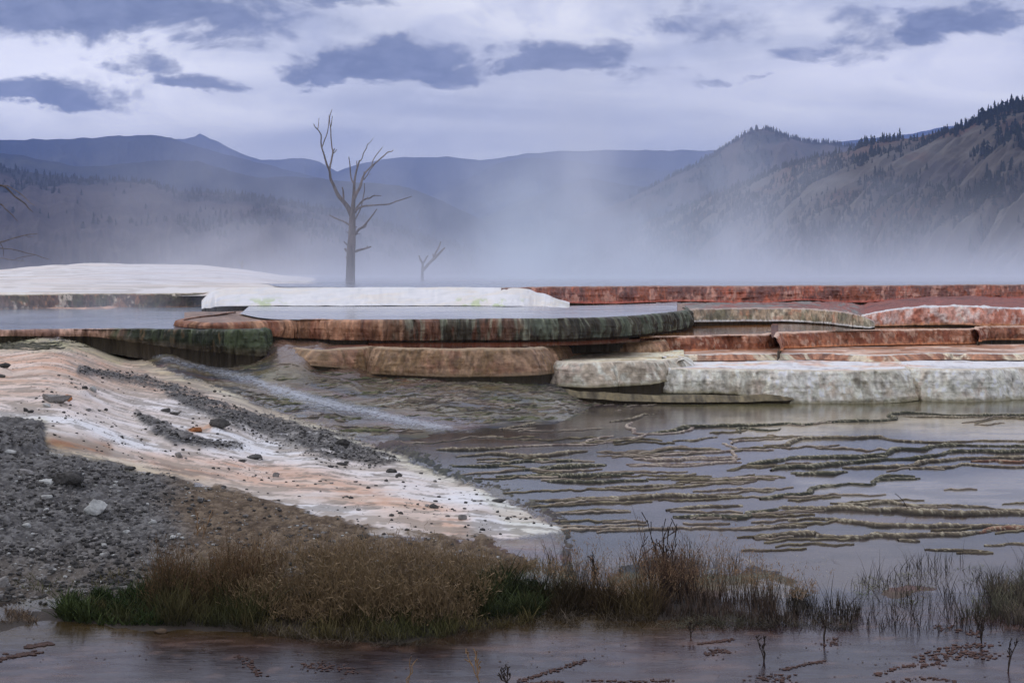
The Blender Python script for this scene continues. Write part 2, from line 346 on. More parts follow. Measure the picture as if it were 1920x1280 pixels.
# --- colours
C = np.zeros(U.shape + (3,))
tanc, darkb, redb, olive = seen(126, 108, 92), seen(66, 58, 54), seen(98, 72, 72), seen(92, 88, 62)
C[:] = seen(34, 38, 52)
C = lerp3(C, seen(46, 44, 52), sstep(nA, -.3, .4)); C = lerp3(C, redb, sstep(fbm(X * .6, Y * 1.5, 12, 3), .02, .35) * .7)
C = lerp3(C, olive, sstep(fbm(X * .5 + 4, Y * 1.1, 15, 3), .05, .3) * .4)
C = lerp3(C, seen(40, 37, 38), slope * np.clip(rip * .5 + rip2 * .4, 0, 1))
nST = fbm(X * 1.1, Y * 2.6, 51, 4)
C = lerp3(C, seen(120, 112, 104), slope * sstep(rip2 * .35 + nST, .28, .62) * .6); C = lerp3(C, seen(84, 82, 64), slope * sstep(fbm(X * .8 + 3, Y * 2.2, 55, 4), .14, .36) * .45)
C = lerp3(C, seen(46, 52, 68), slope * sstep(nST * -1 + nA * .3, -.05, .3) * .7)
C = lerp3(C, seen(96, 70, 54), slope * sstep(linedist(U, V, [(540, 655), (640, 680), (760, 690)])[0], 60, 10) * .6)
C = lerp3(C, tanc, poolr * m_fine * sstep(rip3, .1, .5) * .9)
C = lerp3(C, seen(190, 180, 165), poolr * m_fine * sstep(rip3 + nD * .7 + nC * .3, .75, 1.2) * .8)
C = lerp3(C, seen(38, 42, 50), poolr * BANKE * .9); C = lerp3(C, seen(82, 82, 70), poolr * BANKE * sstep(nC + nD * .5, .15, .4) * .5)
# mineral crust
white = seen(204, 204, 220); pink = seen(182, 162, 162); org = seen(166, 128, 112); rust = seen(136, 90, 62)
B = np.zeros_like(C); B[:] = white
far = sstep(V, 800, 680)
st = fbm(X * .55, Y * 1.8, 21, 4); st2 = fbm(X * 1.8, Y * 5, 25, 4)
band = linedist(U, V, [(80, 852), (250, 875), (420, 880), (600, 905), (720, 945), (860, 985)])[0]
band2 = linedist(U, V, [(90, 690), (300, 720), (420, 765), (520, 790)])[0]
om = np.clip(sstep(band, 42, 5) * .95 + sstep(band2, 26, 4) * .6 + far * .75 + sstep(polydist(U, V, [(-100, 635), (240, 640), (320, 705), (150, 725), (-100, 745)]), -25, 12) * .45, 0, 1)
B = lerp3(B, pink, np.clip(om * .9 + sstep(st, 0, .4) * .45, 0, 1))
B = lerp3(B, org, om * sstep(st * .5 + st2 * .35 + nB * .35, -.08, .30) * .7)
B = lerp3(B, rust, om * sstep(st2 + nC * .4, .3, .55) * .5)
B = lerp3(B, seen(206, 206, 222), sstep(st2 + st * .5 + nD * .2, .12, .4) * (1 - om * .8) * .35)
B = lerp3(B, rust * .75, sstep(linedist(U, V, [(82, 832), (130, 836), (200, 842)])[0] + nB * 5, 18, 3) * .95)
B = lerp3(B, org, sstep(linedist(U, V, [(355, 808), (392, 802)])[0] + nC * 5, 10, 2) * .9)
B = lerp3(B, seen(150, 146, 130), sstep(dB, 26, 3) * .65 * sstep(V, 960, 860))
B = lerp3(B, seen(128, 130, 104), sstep(linedist(U, V, [(0, 642), (150, 642), (220, 668)])[0] + nB * 7, 26, 4) * .7)
B = lerp3(B, seen(96, 92, 92), sstep(fbm(X * 5, Y * 9, 31, 4), .38, .5) * .6)
B = lerp3(B, seen(160, 162, 150), sstep(polydist(U, V, [(880, 905), (1070, 990), (1070, 1010), (960, 1010)]), -5, 12) * .35)
grit = sstep(fbm(X * 3, Y * 6, 61, 4) + .35 * nC + sstep(s1, w1 + 45, w1) * .35 + sstep(np.abs(dG + 14), 30, 4) * .25, .22, .5)
B = lerp3(B, seen(104, 97, 98), grit * .7)
B = lerp3(B, seen(150, 136, 134), sstep(fbm(X * .9, Y * 2.2, 66, 4), .0, .35) * .4)
C = lerp3(C, B, m_bank)
G = np.zeros_like(C); G[:] = seen(74, 72, 78)
G = lerp3(G, seen(108, 106, 114), sstep(nC + nD * .6, .05, .5) * .8); G = lerp3(G, seen(40, 39, 44), sstep(-nC - nD * .5, .12, .5) * .85)
brown = sstep(U + nA * 60, 270, 380) * sstep(V, 850, 920)
Gb = np.zeros_like(C); Gb[:] = seen(80, 68, 62)
Gb = lerp3(Gb, seen(112, 98, 90), sstep(nC + nD * .5, .05, .5) * .8); Gb = lerp3(Gb, seen(50, 41, 38), sstep(-nC - nB * .3, .1, .4) * .8)
G = lerp3(G, Gb, brown); G = lerp3(G, seen(88, 78, 74), sstep(V, 1000, 1100) * .5)
C = lerp3(C, G, gz)
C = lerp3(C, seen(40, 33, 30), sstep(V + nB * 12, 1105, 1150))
UX, UY = P(U, V, Z0)
verts = np.stack([UX, UY, ZZ], -1).reshape(-1, 3); cols = C.reshape(-1, 3)
fc = gfaces(*U.shape); fi = fc[:, 0]
cls = np.where(gz.ravel()[fi] > .5, np.where(m_grav.ravel()[fi] > .5, 1, 2), np.where(m_bank.ravel()[fi] > .5, 0, np.where(slope.ravel()[fi] > .3, 3, 4)))
for k, (nm, mt) in enumerate([('mineral_crust_ground', M_crust), ('gravel_ground', M_gravel), ('dark_gravel_streak_ground', M_gravel), ('runoff_slope_ground', M_run), ('pool_bed_ground', M_ridge)]):
    f = fc[cls == k]
    if len(f):
        o = mesh_np(nm, *[a for a in sub_mesh(verts, f, cols)][:2], mt, sub_mesh(verts, f, cols)[2]); tag(o, kind='structure')
from math import floor
def ground_z(u, v):
    """height of the finished ground at photo pixel u, v"""
    i = (np.asarray(u, float) + 90) / 2.5; j = np.interp(v, vs_[::-1], np.arange(len(vs_))[::-1])
    return ZZ[np.clip(np.round(j).astype(int), 0, len(vs_) - 1), np.clip(np.round(i).astype(int), 0, len(us) - 1)]
def on_ground(u, v):
    z = base_z(u, v); x, y = P(u, v, z); return x, y, ground_z(u, v)

# ---------------------------------------------------------------- water sheets over the ground
def water(name, u0, u1, v0, v1, colf, mat, du=6, dv=3, zf=wlev, dz=0.0):
    a = np.arange(u0, u1 + du, du); b = np.arange(v1, v0 - dv, -dv); b[-1] = v0
    A, Bv = np.meshgrid(a, b); z = zf(Bv) + dz + 0 * A; x, y = P(A, Bv, z)
    c = colf(A, Bv, x, y)
    return tag(mesh_np(name, np.stack([x, y, z], -1).reshape(-1, 3), gfaces(*A.shape), mat, c.reshape(-1, 3)), kind='structure')
def midcol(u, v, x, y):
    c = np.zeros(u.shape + (3,)); c[:] = seen(30, 30, 36)
    n = fbm(x * .5, y * .5, 2, 4); n2 = fbm(x * 2, y * 4, 6, 3)
    c = lerp3(c, seen(76, 66, 68), sstep(n + .2, -.1, .4) * sstep(u, 950, 1200) * .6)
    c = lerp3(c, seen(146, 134, 124), sstep(polydist(u, v, [(1340, 790), (1500, 775), (1960, 775), (1960, 830), (1650, 815), (1450, 830)]) + n * 20, -14, 18) * .9)
    c = lerp3(c, seen(112, 106, 110), sstep(polydist(u, v, [(1500, 905), (1760, 888), (1960, 880), (1960, 965), (1600, 945)]) + n * 20, -14, 18) * .85)
    c = lerp3(c, seen(92, 88, 62), sstep(polydist(u, v, [(1040, 700), (1400, 728), (1960, 735), (1960, 768), (1400, 768), (1100, 745)]) + n * 10, -10, 10) * .6)
    c = lerp3(c, seen(28, 36, 48), sstep(polydist(u, v, [(600, 790), (800, 815), (980, 880), (1120, 960), (1300, 1010), (1100, 1040), (900, 930), (700, 850)]) + n * 20, -22, 22) * .8)
    c = lerp3(c, seen(84, 60, 52), sstep(linedist(u, v, [(1560, 976), (1700, 974), (1940, 976)])[0], 8, 2) * .5)
    c = lerp3(c, c * .6, sstep(n2, .1, .5)); return c
def pondcol(u, v, x, y):
    c = np.zeros(u.shape + (3,)); c[:] = seen(26, 17, 22); n = fbm(x * .8, y * 1.2, 4, 4); n2 = fbm(x * 5, y * 9, 8, 4)
    c = lerp3(c, seen(44, 28, 30), sstep(n, -.2, .4) * .8)
    c = lerp3(c, seen(72, 54, 52), sstep(n2 + n * .4, .25, .55) * .6)
    c = lerp3(c, seen(52, 42, 26), sstep(v + n * 30, 1235, 1180) * sstep(v, 1130, 1160) * sstep(u, 1500, 1100) * .8)
    c = lerp3(c, seen(36, 38, 46), sstep(v, 1160, 1110) * .7); return c
water('pool_water', -90, 2010, 690, 1110, midcol, M_water, dz=-.012)
water('pond_water', -90, 2010, 1110, 1440, pondcol, M_pond, dz=-.012)

# the white-water run down the runoff slope
sp, ss = catmull(STREAM, 260); nS = 11
tgt = np.gradient(sp, axis=0); tgt /= np.linalg.norm(tgt, axis=1)[:, None]; nrm = np.stack([-tgt[:, 1], tgt[:, 0]], 1)
wid = np.interp(np.linspace(0, 1, 260), [0, .15, .4, .7, .9, 1], [5, 11, 15, 15, 11, 8]) * (1 + .35 * fbm(np.arange(260) / 9., 0, 3, 3))
sp = sp + nrm * (fbm(np.arange(260) / 14., 0, 8, 3) * 5)[:, None]
k = np.linspace(-1, 1, nS)
su = sp[:, 0:1] + nrm[:, 0:1] * k * wid[:, None]; sv = sp[:, 1:2] + nrm[:, 1:2] * k * wid[:, None]
sx, sy, sz0 = on_ground(su.ravel(), sv.ravel())
szz = base_z(su.ravel(), sv.ravel()) + .03 * (1 - np.abs(np.tile(k, 260)) ** 2) + fbm(sx * 6, sy * 6, 3, 3) * .012 * (1 - np.abs(np.tile(k, 260))) - .004
m = bpy.data.materials.new('white_water'); m.use_nodes = True; T = NT(m.node_tree); bs = m.node_tree.nodes['Principled BSDF']
at = T.n.new('ShaderNodeAttribute'); at.attribute_name = 'col'; g = T.n.new('ShaderNodeNewGeometry')
nn = T.noise(T.vm('MULTIPLY', g.outputs['Position'], (2.2, 1.6, 1)), 5.5, 7, .7, .8)
ar = T.sep(at.outputs['Color'])[0]
alpha = T.m('MULTIPLY', ar, T.m('MULTIPLY', T.step(T.m('ADD', nn, T.m('MULTIPLY', ar, .22)), .44, .82), .85))
T.put(bs, 'Alpha', alpha); bs.inputs['Base Color'].default_value = (.50, .54, .60, 1); bs.inputs['Roughness'].default_value = .4
sc_ = np.clip(1 - np.abs(np.tile(k, 260)) ** 1.5, 0, 1) * np.repeat(np.interp(np.linspace(0, 1, 260), [0, .15, .5, .85, 1], [.25, .6, 1, .9, 0]), nS)
tag(mesh_np('stream', np.stack([sx, sy, szz], -1), gfaces(260, nS), m, np.repeat(sc_[:, None], 3, 1)), kind='structure')

# ================================================================ TERRACES
def terrace(name, label, lip, colf, mat, res=.02, h=.5, run=.05, pw=1.0, bulge=.05, flute=.02, ffreq=7., lump=.03, lobe=.06, lfreq=.5, rim=.015, back=4., rough_top=.004, skirt=.3, nf=40, capcol=None, cat='terrace', group=None, seed=0, drop=.03, radial=False, ledge=.03, taper=0.0):
    """lip: (u, v, z, face height) control points, left to right"""
    pts = []
    for q in lip:
        u, v, z, hh = q; x, y = P(u, v, z); pts.append((x, y, z, hh))
    q, s = catmull(pts, res); n = len(q)
    t = np.gradient(q[:, :2], axis=0); t /= np.linalg.norm(t, axis=1)[:, None] + 1e-9
    kk = 9; t = np.stack([np.convolve(np.pad(t[:, i], kk, mode='edge'), np.ones(2 * kk + 1) / (2 * kk + 1), 'valid') for i in (0, 1)], 1); t /= np.linalg.norm(t, axis=1)[:, None]
    nr = np.stack([t[:, 1], -t[:, 0]], 1)
    if radial: nr = -q[:, :2] / np.linalg.norm(q[:, :2], axis=1)[:, None]
    sc0 = s + seed * 13.7
    lob = lobe * (1 - 2 * np.abs(fbm(sc0 * lfreq, 0 * s + seed, .5, 3))) + lobe * .4 * fbm(sc0 * lfreq * 4, 0 * s, 2.5, 3)
    S = np.concatenate([np.linspace(0, 1, nf), [1.04, 1.08]])
    # face
    SS, sg = np.meshgrid(S, sc0); hh = q[:, 3][:, None]
    sc1 = np.clip(SS, 0, 1)
    rl = sstep(sc1, 0, .12)
    FN = fbm(sg * ffreq, SS * hh * 2.0, 1.1 + seed, 3); fl = flute * 1.5 * (1 - 2.6 * np.abs(FN)) * rl
    lm = lump * fbm(sg * 3.2, SS * hh * 5, 4.4 + seed, 4) * rl + lump * .5 * fbm(sg * 14, SS * hh * 14, 7.7, 3) * rl
    fold = bulge * np.sin(np.pi * sc1 ** .8) * (1 + .6 * fbm(sg * 1.3, SS * hh * 1.5, 9 + seed, 2))
    lm = lm + ledge * fbm(sg * 1.1, SS * hh * 11, 5.5 + seed, 3) * rl
    off = -.06 * sstep(SS, 1.0, 1.05) + .022 * fbm(sg * 5.5, SS * hh * 2, 15 + seed, 2) + lob[:, None] * (1 - .3 * sc1) + run * sc1 ** pw + fold + fl + lm + .03 * np.sqrt(np.clip(sc1 / .06, 0, 1))
    FX = q[:, 0][:, None] + nr[:, 0][:, None] * off; FY = q[:, 1][:, None] + nr[:, 1][:, None] * off
    zt = (q[:, 2] + .018 * fbm(sc0 * .9, 0 * s, 6 + seed, 3))[:, None]; rimz = rim * (.6 + .8 * fbm(sg * 5, 0 * SS, 3.3, 3))
    FZ = zt + rimz * (1 - sc1) - hh * SS - np.where(SS > 1.06, skirt, 0)
    # top, from the back to the lip
    nb = 16; bb = (np.linspace(1, 0, nb, endpoint=False) ** 2.2) * back
    BB, sb = np.meshgrid(bb, sc0)
    if taper: fr_ = (s - s[0]) / (s[-1] - s[0]); BB = BB * (sstep(fr_, 0, taper) * sstep(1 - fr_, 0, .12))[:, None].clip(.03)
    TX = q[:, 0][:, None] + nr[:, 0][:, None] * lob[:, None] * np.exp(-BB * 2) + BB * (q[:, 0] / q[:, 1])[:, None]
    TY = q[:, 1][:, None] + nr[:, 1][:, None] * lob[:, None] * np.exp(-BB * 2) + BB
    TZ = zt + rim * (.6 + .8 * fbm(sb * 5, BB * 0, 3.3, 3)) * np.exp(-(BB / .06) ** 2) - drop * (1 - np.exp(-(BB / .12) ** 2)) + rough_top * fbm(TX * 4, TY * 4, 6, 4)
    VX = np.concatenate([TX, FX], 1); VY = np.concatenate([TY, FY], 1); VZ = np.concatenate([TZ, FZ], 1)
    ct = capcol(TX, TY, BB) if capcol else np.zeros(TX.shape + (3,)) + seen(150, 140, 140)
    ct = np.clip(ct * (1 + .55 * fbm(TX * 1.6, TY * 1.1, 31 + seed, 5)[..., None] + .4 * fbm(TX * 7, TY * 4, 33, 3)[..., None]), .004, .85)
    lipc = colf(sg, SS, hh, FX, FZ)
    wgt = np.exp(-(BB / .1) ** 2); ct = ct * (1 - wgt[..., None]) + lipc[:, :1] * wgt[..., None]
    lipc[:, -2:] = seen(62, 55, 50)
    cc = np.concatenate([ct, lipc], 1)
    o = mesh_np(name, np.stack([VX, VY, VZ], -1).reshape(-1, 3), gfaces(*VX.shape), mat, cc.reshape(-1, 3))
    # faces wind so that normals point out of the terrace
    o.data.flip_normals() if o.data.polygons[len(o.data.polygons) // 2].normal.z < -0.2 else None
    tag(o, label, cat, group); return o
def fcol(base, streaks, sfreq=3., seed=0., lipc=None, footc=None, lipw=.12):
    base = np.asarray(base)
    def f(sg, S, hh, X, Z):
        c = np.zeros(sg.shape + (3,)) + base
        for i, (cc, f1, lo, hi, a) in enumerate(streaks):
            n = fbm(sg * f1 * 1.3, S * hh * f1 * 1.1, 5.1 * i + seed, 5) + .45 * fbm(sg * 11, S * hh * 7, 3.3 + i, 4)
            c = lerp3(c, cc, sstep(n, lo, hi) * a)
        g = fbm(sg * 16, S * hh * 12, 2.2 + seed, 3); g2 = fbm(sg * 13, S * hh * 4.0, 6.2 + seed, 4); c = c * (.9 + .5 * g[..., None] + .6 * g2[..., None])
        if lipc is not None: c = lerp3(c, lipc, sstep(S + g * .06, lipw, lipw * .3))
        if footc is not None: c = lerp3(c, footc, sstep(S + g * .1, .82, 1.0) * .8)
        return np.clip(c, .004, .85)
    return f
k2 = .62      # upright faces see about half of the sky
def fs(r, g, b): return seen(r, g, b, k2)
def pool_on(name, pts, z, colr, mat=M_top, back=14, n=120, var=.3, taper=0.0):
    """level water held behind a lip; pts are (u, v) of the lip"""
    q, s = catmull([P(u, v, z) for u, v in pts], n)
    bb = (np.linspace(0, 1, 14) ** 1.8) * back + .05; BB, X0 = np.meshgrid(bb, q[:, 0]); _, Y0 = np.meshgrid(bb, q[:, 1])
    if taper: tp_ = sstep((s - s[0]) / (s[-1] - s[0]), 0, taper).clip(.01); BB = BB * tp_[:, None]
    Xs = X0 * (1 + (BB - .05) / Y0); Ys = Y0 + BB; c = np.zeros(Xs.shape + (3,)) + np.asarray(colr)
    c = c * (1 + var * fbm(Xs * .4, Ys * .6, 4, 4)[..., None])
    return tag(mesh_np(name, np.stack([Xs, Ys, Xs * 0 + z - .004], -1).reshape(-1, 3), gfaces(*Xs.shape)[:, ::-1], mat, c.reshape(-1, 3)), kind='structure')

# T7: the pale grey terrace with the white top, right foreground
grey = fs(142, 129, 128)
T7c = fcol(grey, [(fs(164, 154, 156), .7, -.1, .5, .85), (fs(106, 99, 92), .6, .05, .5, .6), (fs(162, 153, 150), 6, .0, .5, .7), (fs(92, 84, 76), 5, .1, .6, .4)], lipc=fs(142, 134, 132), footc=fs(88, 82, 68), lipw=.08)
def capT7(X, Y, B):
    c = np.zeros(X.shape + (3,)) + seen(200, 200, 216); n = fbm(X * 1.2, Y * 2, 3, 4)
    c = lerp3(c, seen(178, 150, 146), sstep(n + B * .12, .25, .6)); return lerp3(c, seen(146, 112, 100), sstep(B + n * 1.5, 3.0, 4.2) * .8)
terrace('travertine_terrace', 'pale grey crusted terrace with a white flat top above the right pool', [(1150, 690, .93, .56), (1190, 687, .93, .55), (1250, 689, .93, .50), (1330, 691, .93, .48), (1390, 692, .93, .50), (1430, 693, .93, .64), (1500, 694, .93, .66), (1600, 694, .93, .66), (1680, 693, .93, .64), (1696, 688, .93, .62), (1715, 690, .93, .66), (1800, 692, .93, .66), (1920, 688, .93, .64), (2010, 684, .93, .62)],
    T7c, M_trav, res=.012, run=.24, pw=1.3, bulge=.05, flute=.03, ffreq=5, lump=.055, lobe=.10, lfreq=.55, back=5.2, capcol=capT7, drop=.01, rough_top=.012, nf=64, seed=1)
terrace('travertine_terrace', 'rounded grey lobe at the left end of the white topped terrace', [(1046, 655, 1.08, .26), (1028, 661, 1.08, .32), (1022, 668, 1.08, .38), (1032, 674, 1.08, .45), (1066, 678, 1.08, .48), (1110, 679, 1.08, .49), (1150, 678, 1.08, .49), (1180, 678, 1.08, .48), (1215, 677, 1.08, .44), (1250, 674, 1.08, .34), (1282, 669, 1.08, .2)],
    T7c, M_trav, res=.012, run=.26, pw=1.3, bulge=.05, flute=.025, ffreq=5, lump=.05, lobe=.04, back=4.0, capcol=lambda X, Y, B: lerp3(np.zeros(X.shape + (3,)) + seen(178, 168, 160), seen(142, 128, 108), sstep(fbm(X * 2, Y * 2, 3, 3), -.1, .4)), drop=.01, rough_top=.02, nf=56, seed=2)
terrace('travertine_terrace', 'small pale hummock on top of the white terrace', [(1240, 672, 1.07, .16), (1246, 668, 1.07, .16), (1262, 667, 1.07, .16), (1278, 669, 1.07, .16), (1284, 675, 1.07, .16)], fcol(fs(172, 166, 164), [(fs(130, 118, 104), 4, .0, .3, .7)]), M_trav, res=.012, run=.12, bulge=.04, flute=.01, lump=.03, lobe=.01, back=.5, capcol=lambda X, Y, B: np.zeros(X.shape + (3,)) + seen(176, 170, 170), nf=24, seed=3)
terrace('travertine_terrace', 'low brown submerged step below the grey terrace', [(1030, 724, .60, .08), (1090, 733, .51, .10), (1160, 737, .47, .12), (1230, 741, .425, .10), (1300, 740, .435, .12), (1370, 742, .41, .10), (1430, 740, .43, .1), (1470, 738, .44, .08)],
    fcol(fs(72, 64, 52), [(fs(54, 48, 42), 3, .0, .4, .6), (fs(92, 84, 72), 7, .1, .5, .35)]), M_wet, res=.015, run=.25, bulge=.01, flute=.02, lump=.06, lobe=.22, lfreq=1.1, back=1.2, capcol=lambda X, Y, B: np.zeros(X.shape + (3,)) + seen(70, 66, 56), rim=.02, drop=.02, nf=24, seed=4)

# T6: brown / orange terraces
T6c = fcol(fs(88, 69, 57), [(fs(104, 74, 64), 1.0, .0, .4, .6), (fs(84, 66, 50), 1.6, .05, .3, .8), (fs(122, 98, 86), 4, .12, .4, .5)], lipc=fs(112, 96, 84), footc=fs(84, 70, 58))
cap6 = lambda X, Y, B: lerp3(np.zeros(X.shape + (3,)) + seen(84, 50, 34), seen(60, 30, 24), sstep(fbm(X * 1.2, Y * 3, 3, 4), -.1, .3))
terrace('travertine_terrace', 'long brown orange terrace face in the centre above the rippled slope', [(560, 652, 1.36, .2), (600, 655, 1.37, .3), (640, 653, 1.38, .42), (690, 650, 1.39, .52), (760, 651, 1.40, .54), (880, 653, 1.40, .55), (980, 652, 1.40, .54), (1030, 648, 1.36, .52), (1075, 646, 1.27, .36), (1120, 645, 1.25, .30), (1180, 641, 1.30, .30), (1240, 637, 1.33, .30)],
    T6c, M_wet, res=.013, run=.24, pw=1.3, bulge=.07, flute=.02, ffreq=7, lump=.035, lobe=.12, lfreq=.35, back=3.6, capcol=cap6, nf=56, seed=5)
T6r = fcol(fs(92, 58, 46), [(fs(88, 50, 40), 1.3, .0, .3, .8), (fs(124, 84, 70), 2.6, .1, .35, .6), (fs(140, 118, 112), 7, .25, .5, .5)], lipc=fs(146, 122, 116), footc=fs(150, 100, 76), lipw=.16)
terrace('travertine_terrace', 'rust brown terrace with pale rim right of centre, left of a notch', [(1180, 635, 1.36, .30), (1220, 632, 1.38, .36), (1290, 630, 1.40, .36), (1360, 628, 1.40, .38), (1410, 628, 1.40, .38), (1436, 625, 1.40, .36), (1452, 620, 1.40, .32)],
    T6r, M_wet, res=.016, run=.12, pw=1.2, bulge=.02, flute=.035, ffreq=8, lump=.035, lobe=.06, back=9, capcol=cap6, nf=44, seed=6)
terrace('travertine_terrace', 'rust brown terrace with pale rim, long middle piece at right', [(1446, 632, 1.46, .3), (1458, 623, 1.46, .38), (1500, 622, 1.46, .38), (1580, 619, 1.46, .38), (1680, 618, 1.46, .38), (1790, 617, 1.46, .38), (1820, 616, 1.46, .36), (1834, 611, 1.46, .3)],
    T6r, M_wet, res=.016, run=.12, pw=1.2, bulge=.02, flute=.03, ffreq=8, lump=.03, lobe=.05, back=8, capcol=cap6, nf=44, seed=7)
terrace('travertine_terrace', 'brown terrace piece at the right edge behind the notch', [(1822, 617, 1.48, .3), (1838, 612, 1.48, .36), (1900, 611, 1.48, .36), (2010, 610, 1.48, .36)], T6r, M_wet, res=.02, run=.1, bulge=.05, flute=.03, ffreq=8, lump=.03, lobe=.05, back=8, capcol=cap6, nf=36, seed=8)
oc = fcol(fs(120, 84, 70), [(fs(176, 142, 134), 2, .0, .3, .8), (fs(80, 50, 40), 5, .15, .35, .8)], lipc=fs(186, 160, 156))
terrace('travertine_terrace', 'low orange and pink ledge behind the white flat', [(1280, 664, 1.05, .12), (1400, 664, 1.05, .12), (1520, 662, 1.05, .12), (1640, 665, 1.05, .12), (1760, 662, 1.06, .12), (1880, 663, 1.07, .12), (2010, 660, 1.07, .12)], oc, M_wet, res=.02, run=.35, bulge=.02, flute=.01, lump=.03, lobe=.2, lfreq=.6, back=4, capcol=lambda X, Y, B: lerp3(np.zeros(X.shape + (3,)) + seen(132, 92, 74), seen(168, 144, 140), sstep(fbm(X * 1, Y * 3, 8, 4), .0, .3)), drop=.0, nf=24, seed=9)

# T4: the long dark dripping terrace
def T4f(sg, S, hh, X, Z):
    u_ = X / 31.8 * F + U0
    c = np.zeros(sg.shape + (3,)) + fs(92, 66, 54)
    n = fbm(sg * 2.2, S * hh * .6, 3, 4) + .3 * fbm(sg * 12, S * hh * 3, 5, 3); n2 = fbm(sg * 5, S * hh * 1.0, 9, 4)
    c = lerp3(c, fs(84, 52, 42), sstep(n, 0, .3) * .8); c = lerp3(c, fs(142, 108, 92), sstep(n2, .15, .4) * .5)
    g = sstep(u_ + n * 90, 680, 820); c = lerp3(c, fs(36, 35, 31), g * .95)
    c = lerp3(c, fs(58, 63, 57), g * sstep(u_, 900, 1000) * sstep(n2 + n * .4, -.02, .35) * .85)
    c = lerp3(c, fs(84, 54, 44), g * sstep(n, .2, .4) * sstep(u_, 1080, 900) * .6)
    c = lerp3(c, fs(28, 28, 26), g * sstep(-n2, .1, .4) * .6)
    c = lerp3(c, fs(92, 95, 88), g * sstep(fbm(sg * 15, S * hh * 1.6, 12, 3), .22, .5) * .5); return np.clip(c * (1 + .5 * fbm(sg * 20, S * hh * 6, 2, 3)[..., None] + .6 * fbm(sg * 14, S * hh * 1.5, 7, 3)[..., None]), .004, .8)
terrace('travertine_terrace', 'long terrace with dark green dripping face and rusty left part', [(445, 586, 1.885, .1), (405, 590, 1.878, .1), (365, 596, 1.872, .1), (346, 601, 1.868, .12), (380, 605, 1.87, .12), (430, 605, 1.87, .14), (500, 602, 1.88, .32), (560, 600, 1.88, .40), (700, 599, 1.9, .44), (850, 598, 1.9, .45), (960, 598, 1.9, .46), (1060, 597, 1.9, .45), (1150, 594, 1.9, .44), (1220, 589, 1.9, .44), (1262, 585, 1.9, .44), (1280, 582, 1.9, .42), (1284, 579, 1.9, .4), (1276, 576, 1.9, .06)],
    T4f, M_wet, res=.014, run=.10, bulge=.05, flute=.045, ffreq=9, lump=.03, lobe=.05, lfreq=.6, back=9, taper=.30, nf=52, seed=10, capcol=lambda X, Y, B: np.zeros(X.shape + (3,)) + seen(110, 90, 86))
# T5: left dark green terrace
def T5f(sg, S, hh, X, Z):
    u_ = X / 30.3 * F + U0
    n = fbm(sg * 3, S * hh * .8, 3, 4) + .3 * fbm(sg * 14, S * hh * 4, 5, 3)
    c = np.zeros(sg.shape + (3,)) + fs(90, 68, 64); c = lerp3(c, fs(130, 104, 98), sstep(n, .05, .3) * .7)
    g = sstep(u_ + n * 50, 215, 270); c = lerp3(c, fs(28, 31, 24), g); c = lerp3(c, fs(50, 56, 42), g * sstep(n, .08, .4) * .8); c = lerp3(c, fs(92, 70, 52), g * sstep(-n, .12, .3) * .4)
    c = lerp3(c, fs(46, 38, 32), sstep(S, .55, .9) * g * .8)
    return np.clip(c * (1 + .5 * fbm(sg * 20, S * hh * 9, 2, 3)[..., None] + .6 * fbm(sg * 13, S * hh * 2, 7, 3)[..., None]), .004, .8)
terrace('travertine_terrace', 'dark green mossy terrace with a rounded right end, left side', [(-90, 620, 1.75, .12), (0, 619, 1.75, .12), (100, 617, 1.75, .14), (180, 616, 1.75, .16), (250, 617, 1.75, .26), (320, 618, 1.75, .36), (400, 618, 1.75, .46), (470, 618, 1.75, .54), (490, 616, 1.75, .56), (496, 613, 1.75, .5), (490, 609, 1.75, .4)],
    T5f, M_wet, res=.012, run=.06, bulge=.04, flute=.045, ffreq=9, lump=.04, lobe=.05, lfreq=.5, back=12, nf=52, seed=11, capcol=lambda X, Y, B: np.zeros(X.shape + (3,)) + seen(90, 90, 100))
# T3: upper left terrace with brown and white curtains
T3c = fcol(fs(72, 56, 52), [(fs(118, 84, 66), 1.1, .10, .3, .9), (fs(56, 58, 44), 1.4, .1, .3, .8), (fs(150, 138, 136), 1.3, .26, .45, .8), (fs(50, 40, 38), 4, .1, .3, .6)], lipc=fs(120, 110, 100), lipw=.1, footc=fs(130, 96, 80))
capw = lambda X, Y, B: lerp3(np.zeros(X.shape + (3,)) + seen(196, 192, 206), seen(184, 168, 168), sstep(fbm(X * .3, Y * 1.2, 3, 4), -.1, .3))
terrace('travertine_terrace', 'upper left terrace with brown and white striped curtain face', [(-90, 554, 2.2, .5), (60, 552, 2.2, .5), (180, 550, 2.2, .5), (300, 550, 2.2, .5), (370, 549, 2.2, .44), (396, 547, 2.2, .34), (404, 545, 2.2, .2)], T3c, M_wet, res=.022, run=.08, bulge=.03, flute=.03, ffreq=7, lump=.02, lobe=.08, back=16, nf=40, seed=12, capcol=capw, drop=.0)
terrace('travertine_terrace', 'thin brown shelf at the foot of the upper left terrace', [(-90, 576, 1.78, .1), (100, 576, 1.78, .1), (180, 577, 1.78, .1), (204, 574, 1.78, .06)], fcol(fs(140, 108, 96), [(fs(96, 72, 64), 2, 0, .3, .8)]), M_wet, res=.03, run=.3, lobe=.05, back=3, nf=16, seed=13, capcol=lambda X, Y, B: np.zeros(X.shape + (3,)) + seen(128, 108, 104))
